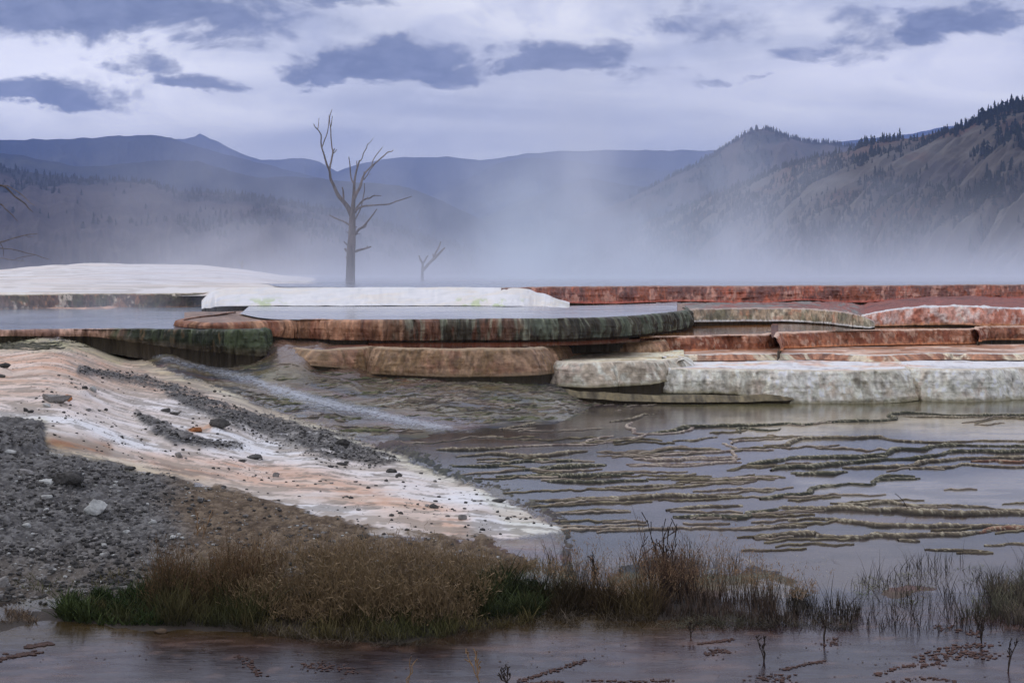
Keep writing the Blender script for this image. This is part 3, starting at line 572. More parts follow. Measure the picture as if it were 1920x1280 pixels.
# white mound in the middle
def Mf(sg, S, hh, X, Z):
    u_ = X / 45 * F + U0; n = fbm(sg * 1.1 + S * 1.5, S * 4, 3, 4); n2 = fbm(sg * 3, S * 3, 8, 4)
    c = np.zeros(sg.shape + (3,)) + seen(225, 222, 232, .9); c = lerp3(c, seen(186, 170, 174, .9), sstep(n, .0, .4) * .6); c = lerp3(c, seen(170, 170, 186, .9), sstep(fbm(sg * 4 + S * 6, S * 8, 14, 4), .05, .4) * .6)
    c = lerp3(c, seen(150, 162, 128), sstep(n2, .1, .35) * sstep(S, .45, .8) * (sstep(np.abs(u_ - 510), 60, 20) + sstep(np.abs(u_ - 915), 95, 40)) * .7)
    c = lerp3(c, seen(120, 118, 110), sstep(u_ + n * 30, 1010, 1100) * .5); return c
terrace('travertine_mound', 'smooth bright white mineral mound in the centre beside the dead tree', [(378, 567, 1.98, .08), (392, 552, 2.2, .30), (412, 544, 2.32, .42), (440, 541, 2.37, .46), (520, 539.5, 2.39, .48), (640, 539, 2.4, .49), (760, 539, 2.4, .49), (880, 539, 2.4, .49), (950, 540, 2.39, .48), (985, 541.5, 2.36, .46), (1010, 546, 2.27, .38), (1036, 557, 2.1, .22), (1068, 570, 1.92, .06)],
    Mf, mat_col('white_mound_crust', .8, .5, 3, .10, 2, .3, bdist=.05), radial=True, res=.03, run=4.2, pw=1.0, bulge=.35, flute=.14, ffreq=2.0, lump=.10, lobe=.35, lfreq=.25, rim=.01, back=4, nf=60, seed=14, capcol=capw, drop=.02, cat='mineral mound')
# T2: red terraces, upper right
redc = fcol(fs(88, 47, 35), [(fs(110, 58, 46), .8, .0, .4, .7), (fs(62, 36, 34), 1.0, .0, .35, .85), (fs(122, 88, 82), 2.2, .22, .5, .7)], lipc=fs(104, 82, 78), lipw=.10, footc=fs(124, 62, 54))
cap2 = lambda X, Y, B: np.zeros(X.shape + (3,)) + seen(110, 84, 80)
terrace('travertine_terrace', 'long dark red terrace below the steaming pool, upper right', [(940, 539.5, 2.4, .2), (985, 539, 2.4, .35), (1050, 538, 2.4, .50), (1150, 537, 2.4, .56), (1300, 536, 2.4, .52), (1420, 536, 2.4, .60), (1500, 535.5, 2.4, .5), (1600, 535, 2.4, .6), (1700, 534.5, 2.4, .52), (1850, 534, 2.4, .5), (2010, 533.5, 2.4, .5)], redc, M_wet, radial=True, res=.022, run=1.3, pw=1.0, bulge=.05, flute=.08, ffreq=3.4, lump=.12, ledge=.16, lobe=.6, lfreq=.3, back=6, nf=52, seed=15, capcol=cap2, rim=.02)
terrace('travertine_terrace', 'pink frosted terrace face at the far right, under the red one', [(1560, 606, 1.50, .03), (1602, 597, 1.65, .18), (1640, 585, 1.84, .36), (1700, 577, 1.95, .46), (1780, 573, 2.01, .5), (1850, 574, 2.0, .5), (1910, 577, 1.95, .46), (2010, 576, 1.97, .46)],
    fcol(fs(146, 108, 104), [(fs(116, 68, 56), 1.8, .02, .35, .85), (fs(168, 140, 146), 3.4, .1, .5, .6)], lipc=fs(190, 158, 162), footc=fs(136, 96, 70)), M_wet, radial=True, res=.02, run=.35, pw=1.2, bulge=.03, flute=.05, ffreq=4, lump=.07, lobe=.25, lfreq=.3, back=15, nf=44, rough_top=.06, seed=17, capcol=lambda X, Y, B: np.zeros(X.shape + (3,)) + seen(104, 56, 50))
terrace('travertine_terrace', 'low cream and green terrace behind the end of the dark dripping one', [(1230, 580, 1.86, .3), (1290, 580, 1.86, .34), (1380, 578, 1.87, .36), (1480, 578, 1.87, .36), (1560, 582, 1.86, .36), (1600, 588, 1.82, .32), (1628, 597, 1.72, .22), (1640, 604, 1.62, .1)],
    fcol(fs(112, 96, 86), [(fs(78, 74, 62), 1.8, .02, .35, .85), (fs(140, 130, 124), 3.0, .15, .5, .6), (fs(120, 76, 62), 1.6, .25, .45, .5), (fs(70, 66, 60), 3, .12, .3, .6)], lipc=fs(124, 110, 112), footc=fs(180, 172, 160)), M_wet, radial=True, res=.018, run=.35, pw=1.2, bulge=.03, flute=.05, ffreq=5, lump=.05, lobe=.15, lfreq=.4, back=13, nf=44, rough_top=.05, seed=18, capcol=lambda X, Y, B: lerp3(np.zeros(X.shape + (3,)) + seen(110, 66, 62), seen(96, 92, 96), sstep(fbm(X, Y * 2, 2, 3), -.1, .3)))

# pools held by the terraces
pool_on('terrace_pool_water', [(446, 587), (500, 597), (600, 599), (850, 598), (1060, 597), (1220, 589), (1270, 583)], 1.9, seen(128, 128, 144), back=11, taper=.16)
pool_on('terrace_pool_water', [(-90, 620), (100, 617), (320, 618), (470, 617), (488, 614)], 1.75, seen(96, 100, 116), back=17.5)
pool_on('orange_pool_water', [(1180, 636), (1290, 630), (1410, 628), (1450, 621)], 1.40, seen(96, 60, 32), M_water, back=8, var=1.2)
pool_on('orange_pool_water', [(1460, 622), (1680, 618), (1830, 612)], 1.46, seen(70, 48, 32), M_water, back=7, var=1.2)
pool_on('orange_pool_water', [(1840, 612), (1900, 611), (2010, 610)], 1.48, seen(100, 76, 52), M_water, back=7, var=1.2)
pool_on('red_pool_water', [(690, 650), (880, 653), (1030, 648), (1120, 645), (1200, 640)], 1.40, seen(72, 36, 26), M_water, back=2.2, var=1.2)
# top pool, steaming; a milky blue area to the right of the tree
def topc(x, y):
    u, v = W2P(x, y, 2.4); c = np.zeros(x.shape + (3,)) + seen(124, 128, 150)
    return lerp3(c, seen(150, 178, 200), sstep(y, 78, 100) * sstep(np.abs(u - 1130), 330, 120))
gu, gt = np.meshgrid(np.linspace(-160, 2080, 160), np.linspace(0, 1, 50))
gfr = np.interp(gu, [-160, 500, 520, 700, 985, 1050, 1150, 1300, 1500, 1700, 1850, 2080], [60, 60, 48.6, 47.6, 47.6, 48.6, 50.1, 51.8, 52.6, 54.4, 55.4, 56.2]) + .12
gy_ = gfr + (156 - gfr) * gt ** 1.5; gx_ = (gu - U0) / F * gy_
tag(mesh_np('hot_pool_water', np.stack([gx_, gy_, gx_ * 0 + 2.395], -1).reshape(-1, 3), gfaces(*gx_.shape), M_top, topc(gx_, gy_).reshape(-1, 3)), kind='structure')
# pale sinter flat rising at the upper left
gx, gy = np.meshgrid(np.linspace(-180, 640, 260), np.linspace(0, 1, 90)); yy = 47.5 + 62 * gy; xx = (gx - U0) / F * yy
hz = np.interp(gx, [-180, 0, 60, 150, 250, 380, 460, 540, 600, 640], [.72, .66, .86, 1.0, .98, .84, .56, .16, -.02, -.06]) * sstep(yy, 54, 92) * (1 + .5 * fbm(xx * .15, yy * .1, 3, 3)) * sstep(yy, 112, 88) ** .3
hz = hz + .03 * fbm(xx * .6, yy * .6, 5, 4); zz = 2.12 + .26 * sstep(yy, 47.5, 53) + hz * 1.0
c = np.zeros(xx.shape + (3,)) + seen(186, 182, 196); n = fbm(xx * .25, yy * .9, 3, 4)
c = lerp3(c, seen(182, 168, 170), sstep(n, -.1, .5) * .6); c = lerp3(c, seen(150, 142, 146), sstep(fbm(xx * .5, yy * 2.5, 9, 4), .22, .4) * .7)
tag(mesh_np('mineral_flat_ground', np.stack([xx, yy, zz], -1).reshape(-1, 3), gfaces(*xx.shape), M_crust, c.reshape(-1, 3)), kind='structure')
# ================================================================ HILLS
M_hill = mat_col('hill_grass_and_scrub', .95, .6, .02, .35, .012, .05, bdist=4)
M_far = mat_col('forested_mountain', .95, .5, .006, .25, .004, .05, bdist=15)
M_valley = mat_col('valley_grass', .95, .3, .01, .3, .01, .05, bdist=3)
gx, gy = np.meshgrid(np.linspace(-1, 1, 60), np.linspace(0, 1, 60)); yy = 158 + 12000 * gy ** 3; xx = gx * (yy * .8 + 60)
zz = -75 + 8 * fbm(xx / 300, yy / 300, 1, 3)
zz[0] = -40
tag(mesh_np('valley_ground', np.stack([xx, yy, zz], -1).reshape(-1, 3), gfaces(*xx.shape), M_valley, np.zeros((xx.size, 3)) + (.13, .11, .08)), kind='structure')
# the ground on both sides and behind the camera
zf = -.35
q = []
for (x0, x1, y0, y1) in [(-260, 260, -120, 8.66)]:
    a, b = np.meshgrid(np.linspace(x0, x1, 60), np.linspace(y0, y1, 30)); zz_ = -.03 + .03 * fbm(a * .2, b * .2, 3, 3) - .3 * sstep(np.abs(a), 30, 200)
    tag(mesh_np('shore_ground', np.stack([a, b, zz_], -1).reshape(-1, 3), gfaces(*a.shape), M_gravel, np.zeros((a.size, 3)) + seen(74, 68, 68)), kind='structure')
# solid foundation under the terraces, out to the drop behind the hot pool
a, b = np.meshgrid(np.linspace(-1, 1, 40), np.linspace(0, 1, 30)); b_ = 20 + 138 * b; a_ = a * b_ * .5
zz_ = np.interp(b_, [20, 28, 38, 44, 60, 155, 158], [-.4, -.3, .3, 1.2, 1.9, 2.2, -40.5])
tag(mesh_np('sinter_base_ground', np.stack([a_, b_, zz_], -1).reshape(-1, 3), gfaces(*a_.shape), M_crust, np.zeros((a_.size, 3)) + seen(120, 110, 108)), kind='structure')

def hill(name, label, ridge, D, D0, zb, colf, mat, nu=420, nt=120, amp=0.0, nscale=1.0, p=1.0, skew=0.0, rough=0.0, seed=0):
    """ridge: (u, v) skyline; D: skyline distance by u; D0: foot distance as a fraction of D"""
    r = np.array(ridge, float); Dn = np.array(D, float) if np.ndim(D) else None
    def pos(u, t):
        v = np.interp(u, r[:, 0], r[:, 1]); v = v + rough * fbm(u / 22.0, seed + 0 * u, 2, 4)
        dist = np.interp(u, Dn[:, 0], Dn[:, 1]) if Dn is not None else D + 0 * u
        zr = H + (V0 - v) / F * dist; y = dist * (D0 + (1 - D0) * t)
        tt = np.clip(t, 0, 1); z = zb + (zr - zb) * tt ** p
        uu = u + skew * (1 - tt) * 300
        g = 1 - 2 * np.abs(fbm(uu / (95 * nscale), tt * 1.3 + seed, 3.3 + seed, 4))
        g2 = 1 - 2 * np.abs(fbm(uu / (38 * nscale) + 7, tt * 2.5, 6.6 + seed, 3))
        w = np.sin(np.pi * np.clip(tt, 0, 1) ** .8) ** .8
        dz_ = amp * (g * .75 + g2 * .3) * w
        z = z + dz_ * (zr - zb) + amp * .55 * (zr - zb) * w * fbm(uu / (30 * nscale), tt * 8 + seed, 2.2, 5); y = y - 0 * t
        z = np.where(t > 1, zr - (t - 1) * (zr - zb) * 1.5, z)
        return (u - U0) / F * y, y, z, g * .75 + g2 * .3
    u = np.linspace(r[0, 0], r[-1, 0], nu); t = np.concatenate([np.linspace(0, 1, nt), [1.06, 1.2, 1.6]])
    A, B = np.meshgrid(u, t); x, y, z, g = pos(A, B); c = colf(A, B, x, y, z, g)
    o = mesh_np(name, np.stack([x, y, z], -1).reshape(-1, 3), gfaces(*A.shape), mat, c.reshape(-1, 3)); tag(o, label, None, None, 'structure')
    return pos
def farc(c1, c2, sc):
    def f(A, B, x, y, z, g):
        n = fbm(x / sc, y / sc, z / sc * 2, 5); c = np.zeros(A.shape + (3,)) + c1
        return lerp3(c, c2, sstep(n - g * .3, -.1, .25))
    return f
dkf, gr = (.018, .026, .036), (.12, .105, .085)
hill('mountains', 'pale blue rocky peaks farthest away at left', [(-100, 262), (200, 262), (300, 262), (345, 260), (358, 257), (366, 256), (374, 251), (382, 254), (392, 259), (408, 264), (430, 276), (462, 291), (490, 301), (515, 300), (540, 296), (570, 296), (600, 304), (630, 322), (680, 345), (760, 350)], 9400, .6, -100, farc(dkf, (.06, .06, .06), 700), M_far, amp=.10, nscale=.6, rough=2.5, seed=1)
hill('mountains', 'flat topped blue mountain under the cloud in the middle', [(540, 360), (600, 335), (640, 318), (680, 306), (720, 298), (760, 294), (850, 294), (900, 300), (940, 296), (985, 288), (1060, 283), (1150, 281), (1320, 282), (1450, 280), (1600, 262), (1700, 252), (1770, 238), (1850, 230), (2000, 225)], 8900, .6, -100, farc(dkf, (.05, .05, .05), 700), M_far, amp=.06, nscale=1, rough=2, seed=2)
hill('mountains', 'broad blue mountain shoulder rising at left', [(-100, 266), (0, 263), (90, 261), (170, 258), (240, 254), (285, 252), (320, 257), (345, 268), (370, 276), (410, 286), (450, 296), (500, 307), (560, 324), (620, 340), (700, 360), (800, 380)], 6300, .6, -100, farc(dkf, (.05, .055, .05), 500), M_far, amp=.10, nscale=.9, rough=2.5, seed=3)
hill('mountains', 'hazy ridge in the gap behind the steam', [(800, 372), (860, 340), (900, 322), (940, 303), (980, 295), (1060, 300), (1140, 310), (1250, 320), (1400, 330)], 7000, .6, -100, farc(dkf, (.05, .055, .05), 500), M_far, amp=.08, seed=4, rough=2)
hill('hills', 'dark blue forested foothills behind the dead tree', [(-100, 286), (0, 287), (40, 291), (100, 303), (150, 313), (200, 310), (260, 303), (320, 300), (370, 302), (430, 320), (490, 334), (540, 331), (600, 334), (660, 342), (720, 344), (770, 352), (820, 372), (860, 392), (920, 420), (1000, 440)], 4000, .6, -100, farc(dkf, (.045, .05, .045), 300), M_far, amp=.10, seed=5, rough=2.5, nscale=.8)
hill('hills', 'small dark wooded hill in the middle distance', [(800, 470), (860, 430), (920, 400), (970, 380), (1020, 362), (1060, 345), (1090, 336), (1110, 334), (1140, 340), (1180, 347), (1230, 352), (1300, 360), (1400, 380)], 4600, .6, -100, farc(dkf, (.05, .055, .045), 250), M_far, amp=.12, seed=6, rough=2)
def conec(A, B, x, y, z, g):
    n = fbm(x / 240, y / 240, z / 100, 5); c = np.zeros(A.shape + (3,)) + (.085, .072, .066); return lerp3(c, (.035, .042, .04), sstep(n + .25 - g * .5 - (B - .6) * .5, .05, .3))
P_cone = hill('hills', 'bare conical hill standing right of centre', [(930, 470), (1000, 432), (1080, 405), (1150, 385), (1200, 362), (1240, 342), (1290, 316), (1330, 294), (1370, 270), (1400, 249), (1418, 243), (1434, 241), (1450, 245), (1475, 256), (1500, 264), (1560, 270), (1600, 274), (1700, 290), (1900, 310)], 3300, .55, -95, conec, M_far, amp=.13, seed=7, rough=1.2, p=1.05)
def leftc(A, B, x, y, z, g):
    n = fbm(x / 160, y / 300, z / 50, 5); c = np.zeros(A.shape + (3,)) + (.052, .045, .052)
    c = lerp3(c, (.075, .064, .066), sstep(fbm(x / 200, y / 90, 7, 4), 0, .3) * .8)
    return lerp3(c, (.018, .024, .032), sstep(n + (B - .72) * .9 - .1, .0, .15) * sstep(B, .55, .7))
P_left = hill('hills', 'brown grassy hillside with dark tree patches at left', [(-120, 306), (0, 311), (20, 316), (60, 324), (120, 332), (200, 337), (280, 341), (330, 357), (400, 360), (460, 364), (520, 374), (580, 386), (640, 392), (700, 408), (760, 434), (830, 452), (920, 470), (1050, 480)], 2500, .35, -80, leftc, M_hill, nu=520, nt=150, amp=.10, seed=8, rough=1.0)
def treeden(x, y, z, g, A, B):
    n = fbm(x / 70, y / 90, z / 60, 4); skyl = sstep(B, .86, 1.0)
    left = sstep(A, 1780, 1880) * sstep(B, .5, .75) * .4
    bare = sstep(polydist(A, B * 300, [(1700, 210), (1820, 200), (1840, 290), (1700, 294)]), -20, 30)
    return np.clip(.40 + n * 1.5 - g * .5 + .15 * sstep(B, .2, .5) + left + .12 * skyl - .7 * bare, 0, 1)
def rightc(A, B, x, y, z, g):
    c = np.zeros(A.shape + (3,)) + (.10, .088, .075); n = fbm(x / 60, y / 60, z / 30, 5)
    c = lerp3(c, (.125, .115, .10), sstep(n, .0, .3)); c = lerp3(c, (.115, .07, .052), sstep(fbm(x / 90, y / 90, 7, 4) + (B - .8) * .5, .08, .3) * .7)
    c = lerp3(c, (.035, .037, .036), sstep(-g + n * .5, .05, .45) * .8)
    return lerp3(c, (.045, .042, .05), sstep(polydist(A, (505 - B * 300), [(1640, 320), (1720, 300), (1800, 305), (1840, 320), (1780, 345), (1660, 350)]) + n * 20, -10, 10) * .6)
P_right = hill('hills', 'large near hillside dotted with conifers at right', [(1060, 478), (1110, 462), (1160, 438), (1200, 420), (1260, 400), (1310, 378), (1370, 352), (1430, 330), (1480, 310), (1520, 298), (1570, 287), (1600, 281), (1640, 266), (1680, 262), (1720, 258), (1760, 247), (1800, 238), (1840, 222), (1880, 207), (1920, 198), (1980, 186), (2060, 170)],
    [(1060, 2400), (1300, 1900), (1600, 1500), (2060, 1250)], .45, -70, rightc, M_hill, nu=700, nt=260, amp=.11, seed=9.3, skew=1.5, rough=1.0, nscale=.8)

# ---------------------------------------------------------------- conifers
M_con = mat_flat('conifer_needles', (.016, .026, .024), .9, .5, .3, .3, 1.0)
def conifer_mesh(seed, h=1.0, wide=.23, layers=6):
    r = np.random.default_rng(seed); V_, F_ = [], []; n = 9
    for L in range(layers):
        z0 = h * (.06 + .86 * L / layers); z1 = min(h, z0 + h * (.34 - .02 * L)); rad = h * wide * (1 - L / layers) ** .75 * (.85 + .3 * r.random()) + .012
        b = len(V_); ox, oy = r.normal(0, .012, 2); V_.append((ox, oy, z1))
        for k in range(n):
            a = 2 * math.pi * (k + r.random() * .6) / n; rr = rad * (1.0 if k % 2 else .55) * (.7 + .6 * r.random()); V_.append((ox + rr * math.cos(a), oy + rr * math.sin(a), z0 - .03 * r.random() * h + (0 if k % 2 else .04 * h)))
        for k in range(n): F_.append((b, b + 1 + k, b + 1 + (k + 1) % n))
    b = len(V_)
    for k in range(3): a = 2.1 * k; V_.append((.02 * math.cos(a), .02 * math.sin(a), -.06))
    V_.append((0, 0, .3)); F_ += [(b, b + 1, b + 3), (b + 1, b + 2, b + 3), (b + 2, b, b + 3)]
    return np.array(V_, float), np.array(F_, int)
CM = [conifer_mesh(1), conifer_mesh(2, wide=.28, layers=5), conifer_mesh(3, wide=.18, layers=7), conifer_mesh(4, wide=.36, layers=4), conifer_mesh(5, wide=.42, layers=3)]
CMesh = [mesh_np('conifer', v, f, M_con, smooth=False, link=False) for v, f in CM]
n = 42000; A = rng.uniform(1065, 2040, n); B = rng.uniform(.05, 1.0, n); x, y, z, g = P_right(A, B)
keep = rng.random(n) < treeden(x, y, z, g, A, B) * .62; A, B, x, y, z = A[keep], B[keep], x[keep], y[keep], z[keep]
# skyline trees in rows and groves
sk = []
for (a, b, k, hh) in [(1250, 1500, 60, 10), (1500, 1640, 30, 9), (1610, 1690, 34, 13), (1690, 1800, 10, 7), (1835, 1925, 46, 14), (1925, 2040, 50, 14), (1640, 1670, 10, 14)]:
    uu = rng.uniform(a, b, k); tt = rng.uniform(.965, 1.0, k); X_, Y_, Z_, _ = P_right(uu, tt)
    for i in range(k): sk.append((X_[i], Y_[i], Z_[i], hh * rng.uniform(.35, .85), uu[i]))
hts = rng.uniform(2.4, 6.2, len(A)) * (1 + .3 * sstep(A, 1700, 1900)) * np.where(rng.random(len(A)) < .2, 1.35, 1)
allc = [(x[i], y[i], z[i], hts[i], A[i]) for i in range(len(A))]
sz = np.array([F * c_[3] / c_[1] for c_ in allc]); vis = np.array([(W2P(c_[0], c_[1], c_[2])[1] < 462) and c_[4] < 1915 for c_ in allc])
order = np.argsort(-(sz * vis)); nsk = [c_ for c_ in sk if c_[4] < 1920][:178]
single = nsk + [allc[i] for i in order[:300 - len(nsk)]]
rest = [allc[i] for i in order[300 - len(nsk):]] + [c_ for c_ in sk if c_[4] >= 1920]
for i, (cx, cyy, cz, ch, cu) in enumerate(single):
    o = bpy.data.objects.new('conifer_tree', CMesh[int(rng.integers(5))]); col.objects.link(o)
    o.location = (cx, cyy, cz - .2); o.scale = (ch, ch, ch * rng.uniform(.9, 1.25)); o.rotation_euler = (0, 0, rng.uniform(0, 6.28))
    if i < len(nsk):
        wh = 'on the low left end of the right hill skyline' if cu < 1500 else 'on the skyline of the right hill, left of its dark grove' if cu < 1605 else 'in the dark grove on the skyline of the right hill' if cu < 1700 else 'alone on the bare skyline stretch of the right hill' if cu < 1830 else 'in the dense wood crowning the top right of the hill'
        tag(o, 'dark conifer ' + wh, 'tree', 'conifers ' + wh)
    else:
        wh = 'left part' if cu < 1550 else 'middle part' if cu < 1750 else 'right part'
        tag(o, 'dark conifer on the open slope of the right hill, ' + wh, 'tree', 'conifers on the slope of the right hill, ' + wh)
def tree_mass(name, label, lst, mats, grp=None):
    Vs, Fs, b = [], [], 0
    for (cx, cyy, cz, ch, cu) in lst:
        v, f = CM[int(rng.integers(5))]; a = rng.uniform(0, 6.28); ca, sa = math.cos(a), math.sin(a)
        w = np.stack([v[:, 0] * ca - v[:, 1] * sa, v[:, 0] * sa + v[:, 1] * ca, v[:, 2] * rng.uniform(.9, 1.25)], 1) * ch + (cx, cyy, cz - .2)
        Vs.append(w); Fs.append(f + b); b += len(v)
    tag(mesh_np(name, np.vstack(Vs), np.vstack(Fs), mats, smooth=False), label, 'trees', grp, 'stuff')
tree_mass('conifer_woodland', 'many small dark conifers scattered over the right hill', rest, M_con)
n = 5200; A = rng.uniform(-60, 900, n); B = rng.uniform(.45, .995, n); x, y, z, g = P_left(A, B)
nn_ = fbm(x / 160, y / 300, z / 50, 5); keep = rng.random(n) < np.clip(sstep(nn_ + (B - .72) * .9 - .1, -.06, .12) * .5 + .015 + .25 * sstep(B, .97, .995) * (A < 560), 0, 1)
tree_mass('conifer_woodland', 'dark tree patches along the top of the left hillside', [(x[i], y[i], z[i], rng.uniform(5, 10), A[i]) for i in np.where(keep)[0]], M_con)
n = 2600; A = rng.uniform(1180, 1700, n); B = np.where(rng.random(n) < .35, rng.uniform(.96, 1, n), rng.uniform(.4, .97, n)); x, y, z, g = P_cone(A, B)
nn_ = fbm(x / 240, y / 240, z / 100, 5); keep = rng.random(n) < np.where(B > .96, .5, sstep(nn_ + .25 - g * .5 - (B - .6) * .5, .05, .3) * .6)
tree_mass('conifer_woodland', 'tiny trees on the ridge of the conical hill', [(x[i], y[i], z[i], rng.uniform(7, 12), A[i]) for i in np.where(keep)[0]], M_con)

# ================================================================ HAZE AND STEAM
def box(name, x0, x1, y0, y1, z0, z1, mat):
    v = np.array([(a, b, c) for a in (x0, x1) for b in (y0, y1) for c in (z0, z1)], float)
    f = [(0, 1, 3, 2), (4, 6, 7, 5), (0, 4, 5, 1), (2, 3, 7, 6), (0, 2, 6, 4), (1, 5, 7, 3)]
    return mesh_np(name, v, np.array(f), mat, smooth=False)
def vol(name, color, dens, aniso=0.0):
    m = bpy.data.materials.new(name); m.use_nodes = True; m.node_tree.nodes.clear(); T = NT(m.node_tree)
    o = T.n.new('ShaderNodeOutputMaterial'); p = T.n.new('ShaderNodeVolumePrincipled')
    p.inputs['Color'].default_value = (*color, 1); p.inputs['Anisotropy'].default_value = aniso
    T.l.new(p.outputs[0], o.inputs['Volume']); return m, T, p
hm, T, p = vol('haze', (.33, .48, .98), 0); p.inputs["Density"].default_value = 1e-4
tag(box('haze', -11000, 11000, -400, 10500, -110, 960, hm), 'pale blue haze over the whole valley', 'haze', None, 'stuff')
sm, T, p = vol('steam', (.86, .89, .98), 0)
g = T.n.new('ShaderNodeNewGeometry'); px, py, pz = T.sep(g.outputs['Position']); pos = g.outputs['Position']
nA_ = T.noise(T.vm('MULTIPLY', T.vm('ADD', pos, (31, 4, 0)), (1, .6, .42)), .085, 4, .55, .8)
nB_ = T.noise(T.vm('MULTIPLY', pos, (1, .5, .35)), .3, 3, .55, .5)
hgt = T.m('SUBTRACT', pz, 2.4)
ang_ = T.m('DIVIDE', px, T.m('MAXIMUM', py, 1))           # where the plumes rise from the pool, by bearing
nW_ = T.noise(T.vm('MULTIPLY', pos, (.5, .5, 1)), .16, 3, .6, 1.2)
def plume(c, w, a): return T.m('MULTIPLY', T.step(T.m('ABSOLUTE', T.m('SUBTRACT', T.m('ADD', T.m('ADD', px, T.m('MULTIPLY', hgt, -.25)), T.m('ADD', T.m('MULTIPLY', T.m('SUBTRACT', nB_, .5), 9), T.m('MULTIPLY', T.m('SUBTRACT', nW_, .5), 22))), c)), w, 0.0), a)
pl = plume(-18, 5, .9)
for a in [(-29, 5, .5), (1.5, 7, 1.2), (19, 6, .8), (10, 6, .6), (-10, 4, .45), (-3.5, 4, .7)]: pl = T.m('MAXIMUM', pl, plume(*a))
lowl = T.m('POWER', 2.718, T.m('MULTIPLY', hgt, -.80))
midl = T.m('MULTIPLY', T.m('POWER', 2.718, T.m('MULTIPLY', hgt, -.25)), T.step(nA_, .44, .64))
right = T.step(px, -16, 6)
left = T.step(px, -9, -22)
plu = T.m('MULTIPLY', T.m('MULTIPLY', pl, T.step(nA_, .42, .60)), T.m('POWER', 2.718, T.m('MULTIPLY', hgt, -.11)))
d = T.m('ADD', T.m('MULTIPLY', lowl, T.m('MULTIPLY', T.m('ADD', .25, T.m('MULTIPLY', T.m('ADD', nB_, -.15), 1.6)), T.step(py, 90, 60, True, 1.0, 2.6))), T.m('MULTIPLY', midl, T.m('ADD', .06, T.m('MULTIPLY', right, .55))))
d = T.m('ADD', d, T.m('MULTIPLY', plu, 1.7))
d = T.m('MULTIPLY', d, T.m('SUBTRACT', 1.0, T.m('MULTIPLY', left, .88)))
fade = T.m('MULTIPLY', T.step(py, 51, 60), T.m('MULTIPLY', T.step(pz, 16.5, 9), T.step(T.m('ABSOLUTE', px), 58, 40)))
fade = T.m('MULTIPLY', fade, T.step(py, 138, 118))
T.put(p, 'Density', T.m('MULTIPLY', T.m('MULTIPLY', d, fade), .027))
sb = box('steam', -60, 60, 51, 139, 2.42, 17, sm); tag(sb, 'pale drifting steam rising from the hot pool in front of the hills', 'steam', None, 'stuff')
sm2, T, p = vol('thin_steam', (.88, .91, 1.0), 0)
g = T.n.new('ShaderNodeNewGeometry'); px, py, pz = T.sep(g.outputs['Position'])
nB_ = T.noise(T.vm('MULTIPLY', g.outputs['Position'], (1, .6, .5)), .5, 3, .55, .5)
d = T.m('MULTIPLY', T.step(nB_, .38, .7), T.m('POWER', 2.718, T.m('MULTIPLY', T.m('SUBTRACT', pz, 1.75), -1.6)))
d = T.m('MULTIPLY', d, T.m('MULTIPLY', T.m('MULTIPLY', T.step(px, -6.0, -11), T.step(py, 31.2, 34)), T.step(py, 45.3, 42)))
T.put(p, 'Density', T.m('MULTIPLY', d, .09))
tag(box('steam', -19, -5, 31, 45.5, 1.78, 4.2, sm2), 'thin veil of steam over the pool at the left', 'steam', None, 'stuff')
sb.active_material.cycles.volume_step_rate = .35 if hasattr(sb.active_material.cycles, 'volume_step_rate') else 1

# ================================================================ DEAD TREES
M_wood = mat_flat('weathered_grey_wood', (.17, .14, .13), .85, .7, 3.0, .8, 9, (3, 3, .6), .03)
def tube(pts, rad, seg=10, res=.06, wob=.0, flute=0.0, seed=0):
    p = np.c_[np.asarray(pts, float), np.asarray(rad, float)]
    q = []
    pp = np.vstack([2 * p[0] - p[1], p, 2 * p[-1] - p[-2]])
    for i in range(1, len(pp) - 2):
        L = np.linalg.norm(pp[i + 1, :3] - pp[i, :3]); t = np.linspace(0, 1, max(2, int(L / res)), endpoint=False)[:, None]
        a, b, c, d = pp[i - 1:i + 3]; q.append(.5 * (2 * b + (c - a) * t + (2 * a - 5 * b + 4 * c - d) * t ** 2 + (3 * b - a - 3 * c + d) * t ** 3))
    q = np.vstack(q + [p[-1:]]); c, r = q[:, :3].copy(), np.maximum(q[:, 3], .004)
    s = np.arange(len(c)) * res
    c[:, 0] += wob * fbm(s * 3, 0 * s + seed, 1, 3); c[:, 1] += wob * fbm(s * 3, 0 * s + seed, 5, 3)
    T_ = np.gradient(c, axis=0); T_ /= np.linalg.norm(T_, axis=1)[:, None] + 1e-9
    ref = np.array([.13, 1, .07]); n1 = np.cross(T_, ref); n1 /= np.linalg.norm(n1, axis=1)[:, None] + 1e-9; n2 = np.cross(T_, n1)
    a = np.linspace(0, 2 * np.pi, seg, endpoint=False)
    rr = r[:, None] * (1 + flute * fbm(np.cos(a)[None] * 2 + seed, np.sin(a)[None] * 2, s[:, None] * .5, 3) * 1.6)
    V_ = c[:, None] + rr[..., None] * (np.cos(a)[None, :, None] * n1[:, None] + np.sin(a)[None, :, None] * n2[:, None])
    n = len(c); i = np.arange(n * seg).reshape(n, seg); j = np.roll(i, -1, 1)
    Fc = np.stack([i[:-1], i[1:], j[1:], j[:-1]], -1).reshape(-1, 4); V_ = V_.reshape(-1, 3)
    V_ = np.vstack([V_, c[-1] + T_[-1] * r[-1], c[0]]); e = len(V_) - 2
    Fc = np.vstack([Fc, [(e, e, e, e)][:0] or np.zeros((0, 4), int)])
    cap = np.stack([i[-1], np.full(seg, e), np.full(seg, e), j[-1]], -1)
    return V_, Fc, np.stack([i[-1], j[-1], np.full(seg, e)], -1)
